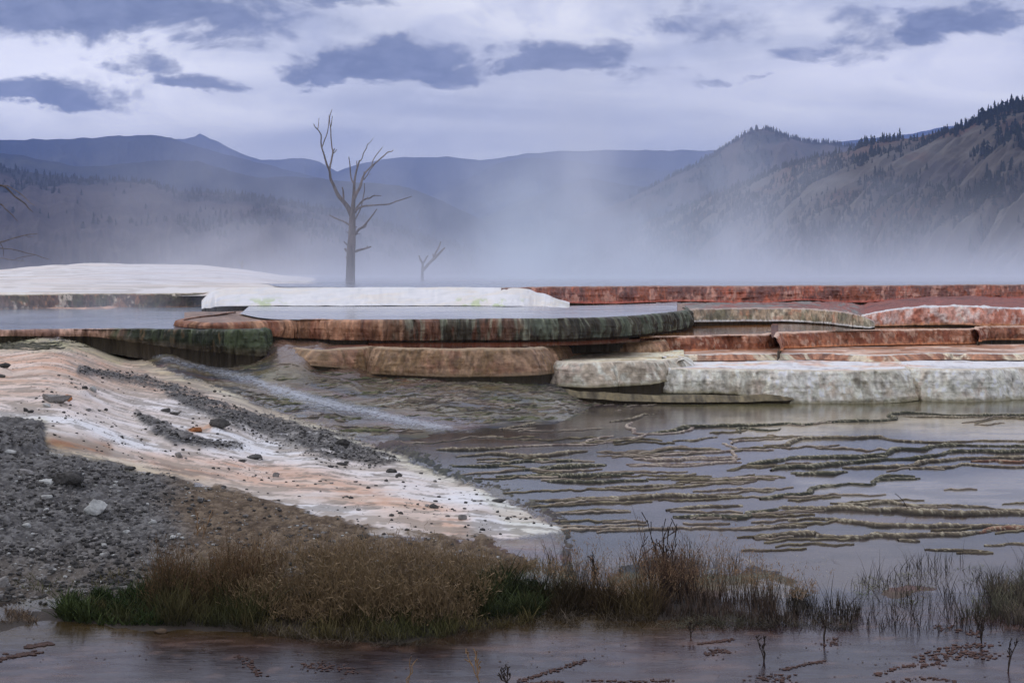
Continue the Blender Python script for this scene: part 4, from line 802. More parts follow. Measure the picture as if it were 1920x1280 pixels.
def tube_obj(name, specs, mat, parent, loc):
    me = bpy.data.meshes.new(name); Vs, Fs, b = [], [], 0
    for V_, Fq, Ft in specs:
        Vs.append(V_ - np.array(loc)); Fs += [tuple(int(k) + b for k in f) for f in Fq] + [tuple(int(k) + b for k in f) for f in Ft]; b += len(V_)
    me.from_pydata(np.vstack(Vs).tolist(), [], Fs); me.polygons.foreach_set('use_smooth', np.ones(len(Fs), bool)); me.update()
    me.materials.append(mat); o = bpy.data.objects.new(name, me); col.objects.link(o); o.parent = parent; return o
def tree_from(name, label, dist, base, trunk, branches, k=1.0, crop=None, wob=.02):
    """trunk / branches: lists of (x, y, width px [, depth offset m]) in a zoomed crop: crop = (x0, y0, scale)"""
    x0, y0, s = crop
    def cv(L):
        pts, rad = [], []
        for q in L:
            u, v = x0 + q[0] * s, y0 + q[1] * s; dd = q[3] if len(q) > 3 else 0; y = dist + dd
            pts.append(((u - U0) / F * y, y, H + (V0 - v) / F * y)); rad.append(q[2] * s / F * y / 2 * k)
        return pts, rad
    bx, bz = (x0 + base[0] * s - U0) / F * dist, H + (V0 - (y0 + base[1] * s)) / F * dist
    root = empty(name, (bx, dist, bz)); tag(root, label, 'tree'); loc = (bx, dist, bz)
    P_, r_ = cv(trunk); tube_obj('trunk', [tube(P_, r_, 20, .07, wob * .5, .16, 3)], M_wood, root, loc)
    for i, b in enumerate(branches):
        P_, r_ = cv(b[0]); sp_ = [tube(P_, r_, 9, .06, wob, .12, i)]
        o = tube_obj('branch', sp_, M_wood, root, loc)
        for tw in b[1:]:
            P_, r_ = cv(tw); tw_o = tube_obj('twig', [tube(P_, r_, 6, .05, wob, .1, i + 9)], M_wood, o, (0, 0, 0))
            tw_o.data.transform(__import__('mathutils').Matrix.Translation(-Vector(loc)))
    return root
K_ = .28125
tree_from('dead_tree', 'tall bare grey dead tree with forked limbs in the steaming pool', 66, (345, 1245),
  [(345, 1245, 64), (345, 1140, 62), (348, 1040, 58), (352, 960, 52), (356, 880, 46), (358, 800, 42), (358, 740, 36), (364, 690, 28), (368, 620, 22), (371, 550, 17), (380, 490, 13), (395, 430, 11), (405, 396, 10)],
  [([(358, 770, 34), (330, 710, 32), (300, 672, 27, .1), (262, 625, 24, .2), (235, 565, 20, .2), (215, 520, 18), (205, 465, 15), (185, 410, 13), (168, 350, 11, -.1), (155, 310, 10), (150, 270, 9), (148, 225, 8), (130, 192, 7), (112, 175, 6), (100, 152, 5)],
     [(297, 668, 13), (300, 630, 12), (296, 600, 11), (290, 574, 8)],
     [(205, 470, 13), (213, 420, 12), (222, 370, 11, -.1), (228, 335, 10, -.1), (220, 290, 8), (216, 240, 8), (213, 180, 7), (205, 120, 6), (212, 85, 5), (222, 55, 3)],
     [(228, 340, 8), (240, 316, 6)], [(232, 348, 7), (255, 322, 4)], [(214, 175, 6), (222, 130, 5), (224, 98, 3)],
     [(157, 305, 7), (175, 255, 7, .1), (190, 210, 6, .1), (200, 155, 5), (203, 90, 3)], [(127, 188, 5), (134, 150, 4), (135, 113, 3)], [(175, 370, 4), (170, 350, 2)], [(148, 235, 4), (153, 220, 2)]),
   ([(371, 560, 9), (352, 520, 9, .2), (345, 480, 8, .2), (342, 420, 7), (334, 370, 4)], [(340, 400, 3), (330, 378, 2)]),
   ([(388, 460, 8), (388, 425, 6), (387, 398, 5)],),
   ([(404, 400, 8), (420, 385, 7, -.1), (432, 345, 7, -.1), (452, 312, 6), (458, 290, 5), (478, 272, 3), (494, 248, 2)], [(455, 292, 4), (460, 282, 2)]),
   ([(372, 650, 18), (385, 612, 20, -.2), (405, 578, 18, -.3), (418, 540, 16, -.3), (430, 505, 13, -.3), (450, 470, 11, -.3), (490, 430, 10), (530, 395, 9), (570, 362, 8), (592, 340, 7), (615, 336, 6), (630, 326, 4)],
     [(428, 520, 9), (434, 490, 8), (436, 470, 6)], [(485, 437, 7), (495, 395, 6, .2), (520, 355, 6, .2), (545, 325, 5), (558, 306, 3)], [(432, 525, 7), (455, 495, 6), (478, 455, 5), (505, 425, 4)], [(462, 486, 4), (478, 487, 3)], [(592, 342, 4), (600, 332, 2)]),
   ([(376, 740, 16), (395, 715, 15, -.3), (430, 700, 13, -.6), (480, 695, 11, -.8), (540, 690, 10, -1), (600, 686, 9, -1), (650, 668, 8, -1), (700, 652, 7, -1), (754, 634, 4, -1)], [(645, 670, 4, -1), (650, 660, 2, -1)]),
   ([(376, 725, 14), (400, 690, 12, .3), (440, 655, 11, .5), (475, 645, 10, .6), (500, 630, 8, .6), (550, 629, 4, .6)], [(455, 652, 5, .5), (460, 635, 3, .5)], [(500, 632, 4, .6), (505, 620, 2, .6)]),
   ([(378, 784, 9), (400, 745, 9, -.3), (418, 700, 8, -.4), (430, 640, 7, -.4), (438, 590, 6, -.4), (440, 548, 4, -.4)],),
   ([(376, 890, 18), (400, 855, 16, -.3), (430, 835, 13, -.4), (460, 800, 11, -.4), (495, 755, 9, -.4), (522, 718, 6, -.4)], [(425, 845, 7, -.3), (445, 835, 6, -.3), (455, 815, 5, -.3)], [(385, 885, 6), (405, 882, 4)]),
   ([(340, 825, 13), (305, 803, 11, .2), (265, 788, 9, .2), (230, 772, 8, .2), (206, 759, 5, .2)], [(232, 772, 4, .2), (225, 762, 2, .2)]),
   ([(376, 1002, 18), (400, 992, 15), (440, 982, 12), (482, 969, 9)], [(455, 977, 6), (459, 963, 4)]),
   ([(342, 972, 12), (322, 955, 9), (300, 934, 6)],), ([(335, 1000, 16), (315, 995, 14), (308, 982, 12)],), ([(345, 882, 7), (330, 878, 5), (318, 866, 3)],), ([(370, 838, 10), (388, 838, 6)],), ([(330, 1042, 10), (314, 1041, 8)],)],
  crop=(560, 190, K_), k=1.0, wob=.015)
tree_from('dead_snag', 'small forked dead snag poking out of the steam right of the tall tree', 80, (824, 1200),
  [(824, 1215, 14), (824, 1125, 11), (825, 1082, 9), (812, 1055, 8), (803, 1028, 5)],
  [([(826, 1130, 13), (850, 1102, 12), (880, 1068, 11), (905, 1045, 11), (940, 1010, 9), (972, 977, 6)], [(902, 1045, 8), (915, 1010, 7), (932, 975, 6), (948, 936, 4)], [(900, 1050, 7), (897, 1018, 5)]), ([(826, 1082, 8), (845, 1055, 7), (852, 1040, 6), (862, 1028, 4)], [(850, 1045, 3), (850, 1036, 2)])],
  crop=(560, 190, K_), k=1.6, wob=.02)
s_ = 120 / 768
tree_from('dead_tree', 'bare dead tree at the left edge, only its branch tips in view', 40, (-700, 1400),
  [(-700, 1400, 90), (-690, 900, 80), (-680, 500, 70), (-660, 200, 55), (-640, -100, 40), (-620, -500, 18)],
  [([(-665, 330, 40), (-400, 220, 34), (-150, 180, 28), (0, 178, 24), (50, 192, 22), (110, 240, 20), (170, 300, 18), (240, 350, 16), (300, 400, 14), (340, 450, 12), (400, 495, 6)], [(20, 180, 12), (90, 180, 11), (150, 210, 10), (240, 275, 10), (310, 340, 9), (370, 390, 7), (430, 418, 4)]),
   ([(-675, 560, 34), (-400, 420, 28), (-150, 390, 22), (10, 405, 18), (60, 450, 14), (120, 515, 12), (165, 560, 9), (205, 605, 5)],),
   ([(-685, 780, 34), (-400, 860, 28), (-150, 880, 22), (0, 858, 16), (100, 830, 14), (180, 805, 13), (270, 780, 12), (340, 765, 9), (445, 758, 5)], [(300, 778, 6), (350, 795, 5), (400, 795, 3)], [(0, 862, 9), (25, 910, 8), (35, 960, 6), (35, 1030, 4)]),
   ([(-690, 1000, 30), (-350, 950, 22), (0, 930, 12), (60, 935, 9), (130, 940, 9), (220, 960, 9), (320, 990, 8), (420, 1008, 8), (500, 1038, 7), (595, 1065, 4)], [(420, 1008, 5), (350, 1020, 6), (240, 1040, 6), (180, 1060, 5)], [(240, 965, 4), (280, 985, 3)]),
   ([(-690, 1150, 26), (-300, 1090, 16), (0, 1050, 8), (80, 1058, 7), (150, 1070, 7), (220, 1078, 5), (290, 1085, 3)], [(260, 1078, 4), (265, 1050, 2)], [(60, 1055, 3), (100, 1075, 2)])],
  crop=(0, 320, s_), wob=.03)
tree_from('dead_sapling', 'tiny bare sapling on the pale flat left of the tall dead tree', 88, (908, 645),
  [(908, 645, 5), (907, 630, 4), (912, 615, 3)], [([(907, 632, 3), (898, 622, 2), (890, 616, 2)],), ([(908, 634, 3), (920, 628, 2)],)], crop=(0, 180, .5), wob=.02)

# ================================================================ RIMSTONE RIDGES ROUND THE SHALLOW POOLS
def c5(L): return [(1220 + a * .3646, 520 + b * .3646) for a, b in L]
def c7(L): return [(960 + a * .5, 850 + b * .5) for a, b in L]
def c4(L): return [(600 + a * .3646, 520 + b * .3646) for a, b in L]
GRN, TAN, PNK, RED = 0, 1, 2, 3
G1 = 'thin knobbly rims between the shallow pools'
RG = [(c5([(0,800),(120,790),(230,765),(420,762),(600,755),(700,752),(800,757),(880,742),(1000,738),(1100,735),(1220,730),(1260,700),(1400,700),(1600,705),(2100,708)]), 6, GRN, 'uppermost long green rim, just below the grey terrace'),
 (c5([(430,795),(480,775),(600,785),(680,775)]), 4, GRN, None), (c5([(1300,712),(1600,717),(2080,716)]), 3, TAN, None),
 (c5([(580,860),(700,860),(740,838),(830,828),(980,820),(1180,818),(1260,832),(1400,840),(1600,843),(1740,838),(2080,842)]), 5, TAN, 'thin arched rim round the pool below the tan water'),
 (c5([(500,955),(600,945),(740,920),(900,918),(1060,920),(1200,900),(1260,880),(1400,880),(1560,862),(1700,860),(2080,868)]), 7, GRN, 'mossy green rim climbing to the right below the arched rim'),
 (c5([(600,985),(720,968),(840,970),(940,950),(1080,940),(1200,935),(1330,925),(1480,910),(1580,888),(1760,890),(2080,895)]), 7, GRN, 'second mossy green rim of the right hand group'),
 (c5([(980,972),(1140,970),(1300,968),(1380,950),(1500,942),(1640,925),(1800,925),(2080,928)]), 5, TAN, None), (c5([(1640,940),(1760,936),(1850,942),(2080,940)]), 4, RED, None),
 (c5([(720,1000),(840,1005),(980,990)]), 6, GRN, None), (c5([(1350,985),(1500,975),(1600,955),(1760,968),(2080,975)]), 4, TAN, None), (c5([(1180,1038),(1240,1025),(1370,1025)]), 6, GRN, None),
 (c5([(-60,918),(150,905),(300,900),(430,888),(520,885),(620,880)]), 4, PNK, None), (c5([(-100,970),(140,962),(300,950),(430,942)]), 5, PNK, None), (c5([(400,850),(430,835),(515,828)]), 4, PNK, None),
 (c5([(110,835),(220,835),(240,825),(330,815)]), 3, TAN, None), (c5([(-80,925),(100,935),(300,925),(420,915)]), 4, PNK, None), (c5([(400,850),(440,880),(420,915),(430,945)]), 3, PNK, None),
 (c7([(890,38),(960,28),(1060,12),(1200,10),(1400,5)]), 6, GRN, None), (c7([(1060,75),(1150,72),(1250,65)]), 6, GRN, None), (c7([(880,135),(950,140),(1000,130)]), 6, TAN, None),
 (c7([(920,165),(1010,155),(1100,145),(1150,125),(1260,115),(1350,108),(1400,95),(1520,88)]), 6, GRN, 'green rim ending at the left side of the large pale pool'),
 (c7([(1230,180),(1300,188),(1400,182),(1480,188),(1520,195),(1700,200),(1850,208),(2100,214)]), 6, TAN, None),
 (c7([(1000,200),(1100,205),(1220,208),(1400,212),(1600,215),(1800,218),(2100,221)]), 9, TAN, 'thickest tan rim, below the large pale pool at right'),
 (c7([(1030,238),(1130,240),(1250,248),(1400,262),(1560,268),(1700,268),(2100,277)]), 6, TAN, 'long reddish tan rim under the thickest one'),
 (c7([(1720,284),(1800,277),(2100,281)]), 9, RED, None), (c7([(900,310),(1000,300),(1130,292),(1220,305),(1400,310),(1450,315),(1540,308),(1700,295),(1800,287)]), 7, TAN, 'lowest long winding rim, above the reeds'),
 (c7([(1450,322),(1520,320)]), 8, TAN, None), (c7([(1770,340),(1850,342),(2060,326)]), 4, TAN, None), (c7([(1560,362),(1680,358),(1780,358)]), 4, TAN, None),
 (c7([(-20,32),(120,28),(250,20)]), 6, GRN, None), (c7([(100,48),(350,45)]), 7, GRN, None), (c7([(-60,84),(180,78),(330,80),(460,72)]), 8, GRN, None), (c7([(140,95),(280,100),(500,92)]), 7, GRN, None),
 (c7([(350,125),(500,118),(640,108)]), 5, TAN, None), (c7([(240,160),(400,165),(560,155),(720,155),(850,150)]), 7, TAN, None), (c7([(570,205),(760,195),(860,190)]), 7, TAN, None),
 (c7([(600,230),(720,228),(850,232),(900,215),(1000,205)]), 8, GRN, None), (c7([(850,272),(950,268),(1100,265)]), 5, TAN, None), (c7([(520,12),(700,20),(850,14)]), 3, PNK, None), (c7([(430,35),(600,40),(760,32),(860,30)]), 3, PNK, None),
 (c7([(560,75),(640,80),(700,76)]), 4, TAN, None), (c7([(740,100),(860,92),(1000,88)]), 4, PNK, None),
 (c4([(600,877),(800,878),(1000,862)]), 6, TAN, None), (c4([(690,915),(900,905),(1100,910),(1300,895),(1366,888)]), 6, TAN, None), (c4([(680,965),(860,962),(980,945),(1180,942),(1300,935)]), 6, GRN, None),
 (c4([(960,985),(1180,972),(1350,968),(1480,965)]), 7, GRN, None), (c4([(1500,740),(1590,728),(1640,705),(1730,702)]), 4, TAN, 'short isolated rim in the still water below the brown step'),
 (c4([(1590,740),(1630,790),(1680,800),(1830,795),(1920,765)]), 4, PNK, None), (c4([(1340,850),(1400,845),(1450,820),(1480,810)]), 4, PNK, None), (c4([(930,775),(1030,765),(1160,740)]), 5, TAN, None),
 (c4([(1000,862),(1200,858),(1420,850)]), 3, PNK, None), (c4([(1400,845),(1600,822),(1680,800)]), 3, PNK, None)]
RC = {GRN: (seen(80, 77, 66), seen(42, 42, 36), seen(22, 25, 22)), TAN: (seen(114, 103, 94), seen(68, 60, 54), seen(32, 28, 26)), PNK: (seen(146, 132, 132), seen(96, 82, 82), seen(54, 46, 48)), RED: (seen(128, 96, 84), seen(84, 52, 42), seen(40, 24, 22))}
lookn = {GRN: 'knobbly green and brown rim', TAN: 'tan crusted rim', PNK: 'thin pinkish rim', RED: 'reddish brown rim'}
for i, (pl_, w, kd, lab) in enumerate(RG):
    pts = [P(u, v, wlev(v)) + (wlev(v), w) for u, v in pl_]
    q, s = catmull(pts, .016); n = len(q); t = np.gradient(q[:, :2], axis=0); t /= np.linalg.norm(t, axis=1)[:, None] + 1e-9; nr = np.stack([t[:, 1], -t[:, 0]], 1)
    s0 = s + i * 31.1
    mean = fbm(s0 * 1.3, 0 * s, 1.5, 4) * .22 + fbm(s0 * 5, 0 * s, 8.5, 3) * .07
    cx = q[:, 0] + nr[:, 0] * mean; cyy = q[:, 1] + nr[:, 1] * mean
    ends = np.clip(np.minimum(s, s[-1] - s) / .5, 0.02, 1) ** .5; ends = np.where(q[:, 0] / q[:, 1] > .36, 1, ends)
    vary = (.62 + 1.3 * np.clip(fbm(s0 * 1.1, 0 * s, 3.7, 4) + .2, -.45, .8)) * ends
    hgt_ = w * .38 * q[:, 1] / F * vary; wd = (.022 + w * .0055) * (.6 + .5 * vary)
    kk = np.linspace(-1, 1, 11); KK, S2 = np.meshgrid(kk, s0)
    lump = fbm(S2 * 7, KK * 1.1, i + .5, 3) * .8 + .5 * fbm(S2 * 22, KK * 3, i + 3.5, 2); lump2 = fbm(S2 * 48, KK * 6, i + 7.5, 2)
    X_ = cx[:, None] + nr[:, 0:1] * KK * wd[:, None] * (1 + .35 * lump); Y_ = cyy[:, None] + nr[:, 1:2] * KK * wd[:, None] * (1 + .35 * lump)
    prof = np.clip(1 - np.abs(KK) ** 2.4, 0, 1); Z_ = q[:, 2:3] - .05 + (.05 + hgt_[:, None] * (1 + .9 * lump + .7 * lump2)) * prof
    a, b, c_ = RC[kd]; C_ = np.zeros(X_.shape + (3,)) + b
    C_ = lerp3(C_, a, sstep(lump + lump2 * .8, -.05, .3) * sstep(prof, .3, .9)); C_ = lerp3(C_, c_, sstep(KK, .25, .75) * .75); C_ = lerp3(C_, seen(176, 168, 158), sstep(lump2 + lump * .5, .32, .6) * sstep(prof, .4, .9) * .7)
    f = gfaces(*X_.shape)
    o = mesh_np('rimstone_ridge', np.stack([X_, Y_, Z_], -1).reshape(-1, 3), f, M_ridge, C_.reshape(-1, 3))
    if lab: tag(o, lab, 'rimstone ridge', G1)
    else:
        um = np.mean([p_[0] for p_ in pl_]); vm_ = np.mean([p_[1] for p_ in pl_])
        where = ('in the left half of the shallow pools' if um < 1250 else 'in the middle of the shallow pools' if um < 1500 else 'among the pools at the right') + (', upper part' if vm_ < 880 else ', lower part')
        tag(o, 'short ' + lookn[kd] + ' ' + where, 'rimstone ridge', lookn[kd] + ' ' + where)

by_ = {}
for i, o in enumerate([o for o in col.objects if o.name.startswith('rimstone_ridge')]):
    if o['label'].startswith('short '): by_.setdefault(o['label'], []).append((np.mean([p_[1] for p_ in RG[i][0]]), o))
words = ['uppermost', 'second highest', 'third highest', 'fourth highest', 'fifth highest', 'sixth highest', 'seventh highest', 'eighth highest', 'ninth highest']
for lb, L_ in by_.items():
    L_.sort(key=lambda a_: a_[0])
    if len(L_) > 1:
        for k_, (v_, o) in enumerate(L_): o['label'] = lb.replace('short ', words[min(k_, 8)] + ' short ').replace(' crusted', '').replace('the shallow pools', 'the shallows').replace('and brown ', '')
# finer rims, past counting: hair-thin dams in the shallows and on the runoff slope
def fine_rims(label, poly, n, seed, on_slope, hpx=(1.5, 3.5), L=(30, 170), cols_=None, cut=-.1):
    r = np.random.default_rng(seed); p_ = np.array(poly, float); Vs, Fs, Cs, b, made = [], [], [], 0, 0
    kk = np.linspace(-1, 1, 7)
    while made < n:
        u0 = r.uniform(p_[:, 0].min(), p_[:, 0].max()); v0 = r.uniform(p_[:, 1].min(), p_[:, 1].max())
        if polydist(np.array([u0]), np.array([v0]), poly)[0] < 4: made += .02; continue
        if fbm(np.array([u0 / 110.]), np.array([v0 / 26.]), seed, 3)[0] < cut: made += .02; continue
        made += 1; Lp = r.uniform(*L) * np.clip((v0 - 560) / 300, .4, 1.2); m_ = max(10, int(Lp / 1.6)); uu = u0 + np.linspace(-.5, .5, m_) * Lp
        v1 = v0 + 7 * fbm(uu / 75., v0 / 14., seed, 3) + 2.5 * fbm(uu / 17., v0 / 5., seed + 2, 3) - (uu - u0) * .035
        z0 = base_z(uu, v1) if on_slope else wlev(v1); x, y = P(uu, v1, z0)
        end = np.sqrt(np.clip(1 - np.abs(np.linspace(-1, 1, m_)) ** 2, 0, 1)); hp = r.uniform(*hpx)
        hh = hp / F * y * end * (.6 + .8 * np.clip(fbm(uu / 9., v0, seed, 3) + .3, 0, 1)); wd = (.010 + hp * .005) * (.5 + end * .6)
        g1 = fbm(x[:, None] * 9 + kk * .6, y[:, None] * 9 + kk, 3.1, 3); X_ = x[:, None] + 0 * kk; Y_ = y[:, None] - kk * wd[:, None] * (1.4 + g1); pr = np.clip(1 - np.abs(kk) ** 2, 0, 1)
        Z_ = z0[:, None] - .03 + (.03 + hh[:, None] * (1 + .9 * g1)) * pr
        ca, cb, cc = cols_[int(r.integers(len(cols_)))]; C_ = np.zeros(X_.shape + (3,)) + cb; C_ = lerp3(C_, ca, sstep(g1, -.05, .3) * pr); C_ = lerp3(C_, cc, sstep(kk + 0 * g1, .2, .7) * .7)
        Vs.append(np.stack([X_, Y_, Z_], -1).reshape(-1, 3)); Fs.append(gfaces(m_, 7) + b); Cs.append(C_.reshape(-1, 3)); b += m_ * 7
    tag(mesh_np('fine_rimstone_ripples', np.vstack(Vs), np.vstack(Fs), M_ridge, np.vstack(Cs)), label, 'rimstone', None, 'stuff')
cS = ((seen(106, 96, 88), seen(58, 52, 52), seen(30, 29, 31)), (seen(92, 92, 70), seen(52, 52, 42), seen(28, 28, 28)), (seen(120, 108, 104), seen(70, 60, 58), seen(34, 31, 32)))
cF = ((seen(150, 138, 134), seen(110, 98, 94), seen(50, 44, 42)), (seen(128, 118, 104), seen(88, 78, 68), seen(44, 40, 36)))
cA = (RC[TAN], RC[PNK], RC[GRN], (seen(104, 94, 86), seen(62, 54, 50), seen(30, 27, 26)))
fine_rims('many hair thin rims crossing the shallow pools in the middle', [(820, 812), (1000, 790), (1240, 800), (1480, 800), (1560, 880), (1540, 960), (1400, 1000), (1080, 1000), (940, 900), (850, 860)], 75, 5, False, (.6, 1.7), (40, 260), cF, -.1)
fine_rims('thin rims scattered in the shallows at right', [(1380, 770), (1960, 770), (1960, 1040), (1300, 1040), (1500, 900)], 26, 6, False, (.6, 1.4), (40, 160), cF, .05)
fine_rims('dense fine ripples on the wet slope behind the white stream', [(330, 655), (500, 672), (660, 698), (1010, 716), (1250, 752), (1180, 790), (900, 800), (780, 780), (600, 738), (430, 690)], 460, 7, True, (1.0, 2.6), (30, 170), cS, -.2)
fine_rims('olive and brown ripples on the slope in front of the white stream', [(230, 660), (330, 690), (480, 735), (620, 775), (800, 812), (760, 838), (600, 792), (430, 728), (300, 690)], 150, 8, True, (1.2, 3), (30, 130), cS, -.05)
fine_rims('thin green ripples on the slope at the far left', [(-80, 626), (120, 628), (200, 640), (170, 655), (-80, 660)], 60, 9, True, (1.5, 3), (60, 220), (RC[GRN],), -.4)

# ================================================================ ROCKS AND RUBBLE
import bmesh
def ico(sub):
    bm = bmesh.new(); bmesh.ops.create_icosphere(bm, subdivisions=sub, radius=1); v = np.array([p_.co[:] for p_ in bm.verts]); f = np.array([[q_.index for q_ in fc_.verts] for fc_ in bm.faces]); bm.free(); return v, f
I3, I2, I1 = ico(4), ico(3), ico(1)
def rockv(base, seed, ang=.5, flat=.65):
    v, f = base; v = v.copy(); r = np.random.default_rng(int(seed * 10))
    for k in range(9):                                  # knock flats off like broken rock
        d = r.normal(size=3); d /= np.linalg.norm(d); lim = r.uniform(.45, .85); dd = v @ d; m_ = dd > lim; v[m_] -= np.outer((dd[m_] - lim) * .92, d)
    nz = fbm(v[:, 0] * 1.3 + seed, v[:, 1] * 1.3, v[:, 2] * 1.3, 4) * ang * .6 + fbm(v[:, 0] * 4 + seed, v[:, 1] * 4, v[:, 2] * 4, 3) * ang * .28 + fbm(v[:, 0] * 11 + seed, v[:, 1] * 11, v[:, 2] * 11, 2) * ang * .12
    v = v * (1 + nz)[:, None]; v[:, 2] *= flat; return v, f
M_dk = mat_flat('dark_cinder_rock', seen(62, 60, 64), .9, .7, 22, .9, 40, bdist=.02); M_lt = mat_flat('pale_rock', seen(148, 148, 158), .88, .5, 18, .8, 45, bdist=.02); M_md = mat_flat('grey_rock', seen(104, 101, 108), .9, .6, 22, .8, 42, bdist=.02); M_or = mat_flat('orange_rock', seen(140, 92, 64), .9, .6, 22, .8, 42, bdist=.02)
def rock(u, v, wpx, hpx, label, mat, group=None, seed=None, flat=None, base=I2, cat='rock', name='rock'):
    x, y, z = on_ground(u, v); x, y, z = float(x), float(y), float(z)
    w = wpx / F * y / 2; hh = hpx / F * y / 2; seed = seed if seed is not None else rng.uniform(0, 90)
    vv, f = rockv(base, seed, flat=1.0); e = np.abs(vv).max(0); vv = vv / e
    vv = vv * (w, w * .75, hh * 1.15); me = mesh_np(name, vv, f, mat, link=False, smooth=True); o = bpy.data.objects.new(name, me); col.objects.link(o)
    o.location = (x, y, z + hh * .55); o.rotation_euler = (0, 0, 0); return tag(o, label, cat, group)
rock(181, 966, 46, 32, 'large pale angular rock on the dark gravel, lower left', M_lt, seed=3.3, base=I3)
rock(48, 888, 34, 15, 'grey rock at the far left of the dark gravel bank', M_md, base=I3); rock(88, 908, 30, 12, 'low pale rock left of the dark mound on the gravel', M_lt, base=I3)
rock(130, 915, 66, 26, 'round dark mound of cinders in the gravel', M_dk, base=I3, seed=5.1)
rock(2, 1100, 28, 22, 'grey rock cut by the left edge near the water', M_md, base=I3)
rock(52, 990, 20, 11, 'small pale stone on gravel near the left edge', M_lt); rock(285, 984, 20, 10, 'small pale stone right of the large rock', M_lt); rock(237, 1003, 14, 7, 'flat pale chip below the large pale rock', M_lt); rock(324, 1014, 14, 9, 'pale pebble at the edge of the brown ground', M_lt)
rock(88, 938, 22, 8, 'flat pale slab left of the large pale rock', M_lt)
rock(18, 852, 26, 8, 'white flat stones on the dark gravel ledge', M_lt)
rock(104, 758, 60, 20, 'long lumpy grey rock on the white crust', M_md, base=I3, seed=7.7); rock(88, 764, 18, 9, 'pale knob at the foot of the long lumpy rock', M_lt)
rock(126, 755, 20, 14, 'orange edged lump at the right end of the long grey rock', M_or)
rock(48, 772, 12, 10, 'pair of dark lumps left of the long rock, taller one', M_dk); rock(58, 775, 14, 6, 'pair of dark lumps left of the long rock, lower one', M_dk)
rock(8, 697, 26, 12, 'dark boulder at the left edge of the orange flat', M_dk, base=I3); rock(4, 708, 16, 8, 'smaller dark boulder under the one at the left edge', M_dk)
rock(335, 858, 17, 12, 'small block shaped dark stone alone on the pink flat', M_md); rock(349, 861, 6, 4, 'tiny chip beside the block shaped stone', M_md)
rock(242, 880, 26, 7, 'flat dark stone at the lower edge of the pink flat', M_dk)
rock(475, 860, 34, 9, 'low dark flat rock in the middle of the white strip', M_dk); rock(455, 866, 18, 6, 'smaller dark flat rock beside the low one', M_dk)
rock(518, 893, 14, 10, 'olive brown stone on the white strip', M_md)
rock(410, 806, 46, 18, 'black hollow lump at the head of the gravel streak', M_dk, base=I3, seed=2.2); rock(368, 810, 30, 10, 'rusty orange ledge left of the black lump', M_or, base=I3)
rock(345, 826, 34, 16, 'grey ridge stone at the end of the dark fold', M_md, base=I3); rock(310, 772, 22, 9, 'dark stone above the white patch', M_dk); rock(328, 778, 20, 8, 'dark stone right of the one above the white patch', M_dk)
rock(205, 833 - 0, 3, 2, 'speck of dark rock on the orange ledge', M_dk) if False else None
rock(814, 953, 20, 10, 'dark stone on the lower white point', M_dk); rock(866, 975, 20, 12, 'brownish stone near the tip of the white crust', M_md); rock(936, 942, 30, 7, 'flat dark rubble at the edge of the water channel', M_dk)
rock(735, 885, 24, 10, 'dark lump at the water edge of the white strip', M_dk); rock(748, 892, 14, 8, 'dark stone right of the lump at the water edge', M_dk); rock(640, 840, 34, 16, 'black tangled lump near the end of the gravel streak', M_dk, base=I3)
rock(545, 888, 12, 5, 'thin dark chip right of the olive stone', M_dk) if False else None
rock(640, 871, 22, 6, 'flat dark chip above the pink band, right', M_dk); rock(620, 875, 16, 5, 'flat dark chip above the pink band, left', M_dk)
rock(198, 770, 10, 6, 'tiny dark stone on the white crust, upper left', M_dk); rock(165, 770, 12, 6, 'small stone between the tiny one and the long rock', M_md); rock(186, 771, 8, 4, 'tiny flat dark chip on the white crust', M_dk)
rock(158, 734, 14, 8, 'dark knob of the upper pair on the crust', M_dk); rock(172, 736, 18, 12, 'pale topped knob of the upper pair on the crust', M_lt)
rock(300, 1186, 28, 10, 'brown stone in the water under the grass', mat_flat('brown_rock', seen(60, 48, 40)))
# loose stones one could still count, told apart only by where they lie
nn1 = 0
for k in range(900):
    u, v = rng.uniform(60, 1000), rng.uniform(690, 1000)
    d1 = float(polydist(np.array([u]), np.array([v]), BANK)[0]);
    if d1 < 4: continue
    if float(linedist(np.array([u]), np.array([v]), STR1)[0][0]) < 14: continue
    if fbm(np.array([u / 60.]), np.array([v / 22.]), 4, 2)[0] < -.05 + (0 if u > 600 else .12): continue
    w = rng.uniform(3, 9) * (1.25 if u > 600 else .9); nn1 += 1
    rock(u, v, w, w * rng.uniform(.35, .65), ('small dark stone scattered on the white crust near its pointed end' if u > 620 else 'small dark stone scattered on the pink and white crust at left'), M_dk if rng.random() < .75 else M_md, ('stones near the point of the white crust' if u > 620 else 'stones on the crust at left'), base=I1, name='stone', cat='stone')
    if nn1 >= 190: break
def scatter(name, label, gen, n, size, mats, seed=0, basei=I1, flat=.6, lift=.2):
    r = np.random.default_rng(seed); protos = [rockv(basei, 20 + k + seed, .7, 1.0) for k in range(10)]
    U_, V_ = gen(r, n); x, y, z = on_ground(U_, V_); Vs, Fs, b = [], [], 0
    sz_ = size[0] * (size[1] / size[0]) ** (r.random(len(U_)) ** 2.6)
    for i in range(len(U_)):
        v, f = protos[int(r.integers(10))]; a = r.uniform(0, 6.28); ca, sa = math.cos(a), math.sin(a)
        w = np.stack([v[:, 0] * ca - v[:, 1] * sa, v[:, 0] * sa + v[:, 1] * ca, v[:, 2] * flat], 1) * sz_[i]
        Vs.append(w + (x[i], y[i], z[i] + sz_[i] * lift)); Fs.append(f + b); b += len(v)
    tag(mesh_np(name, np.vstack(Vs), np.vstack(Fs), mats, smooth=False), label, 'gravel', None, 'stuff')
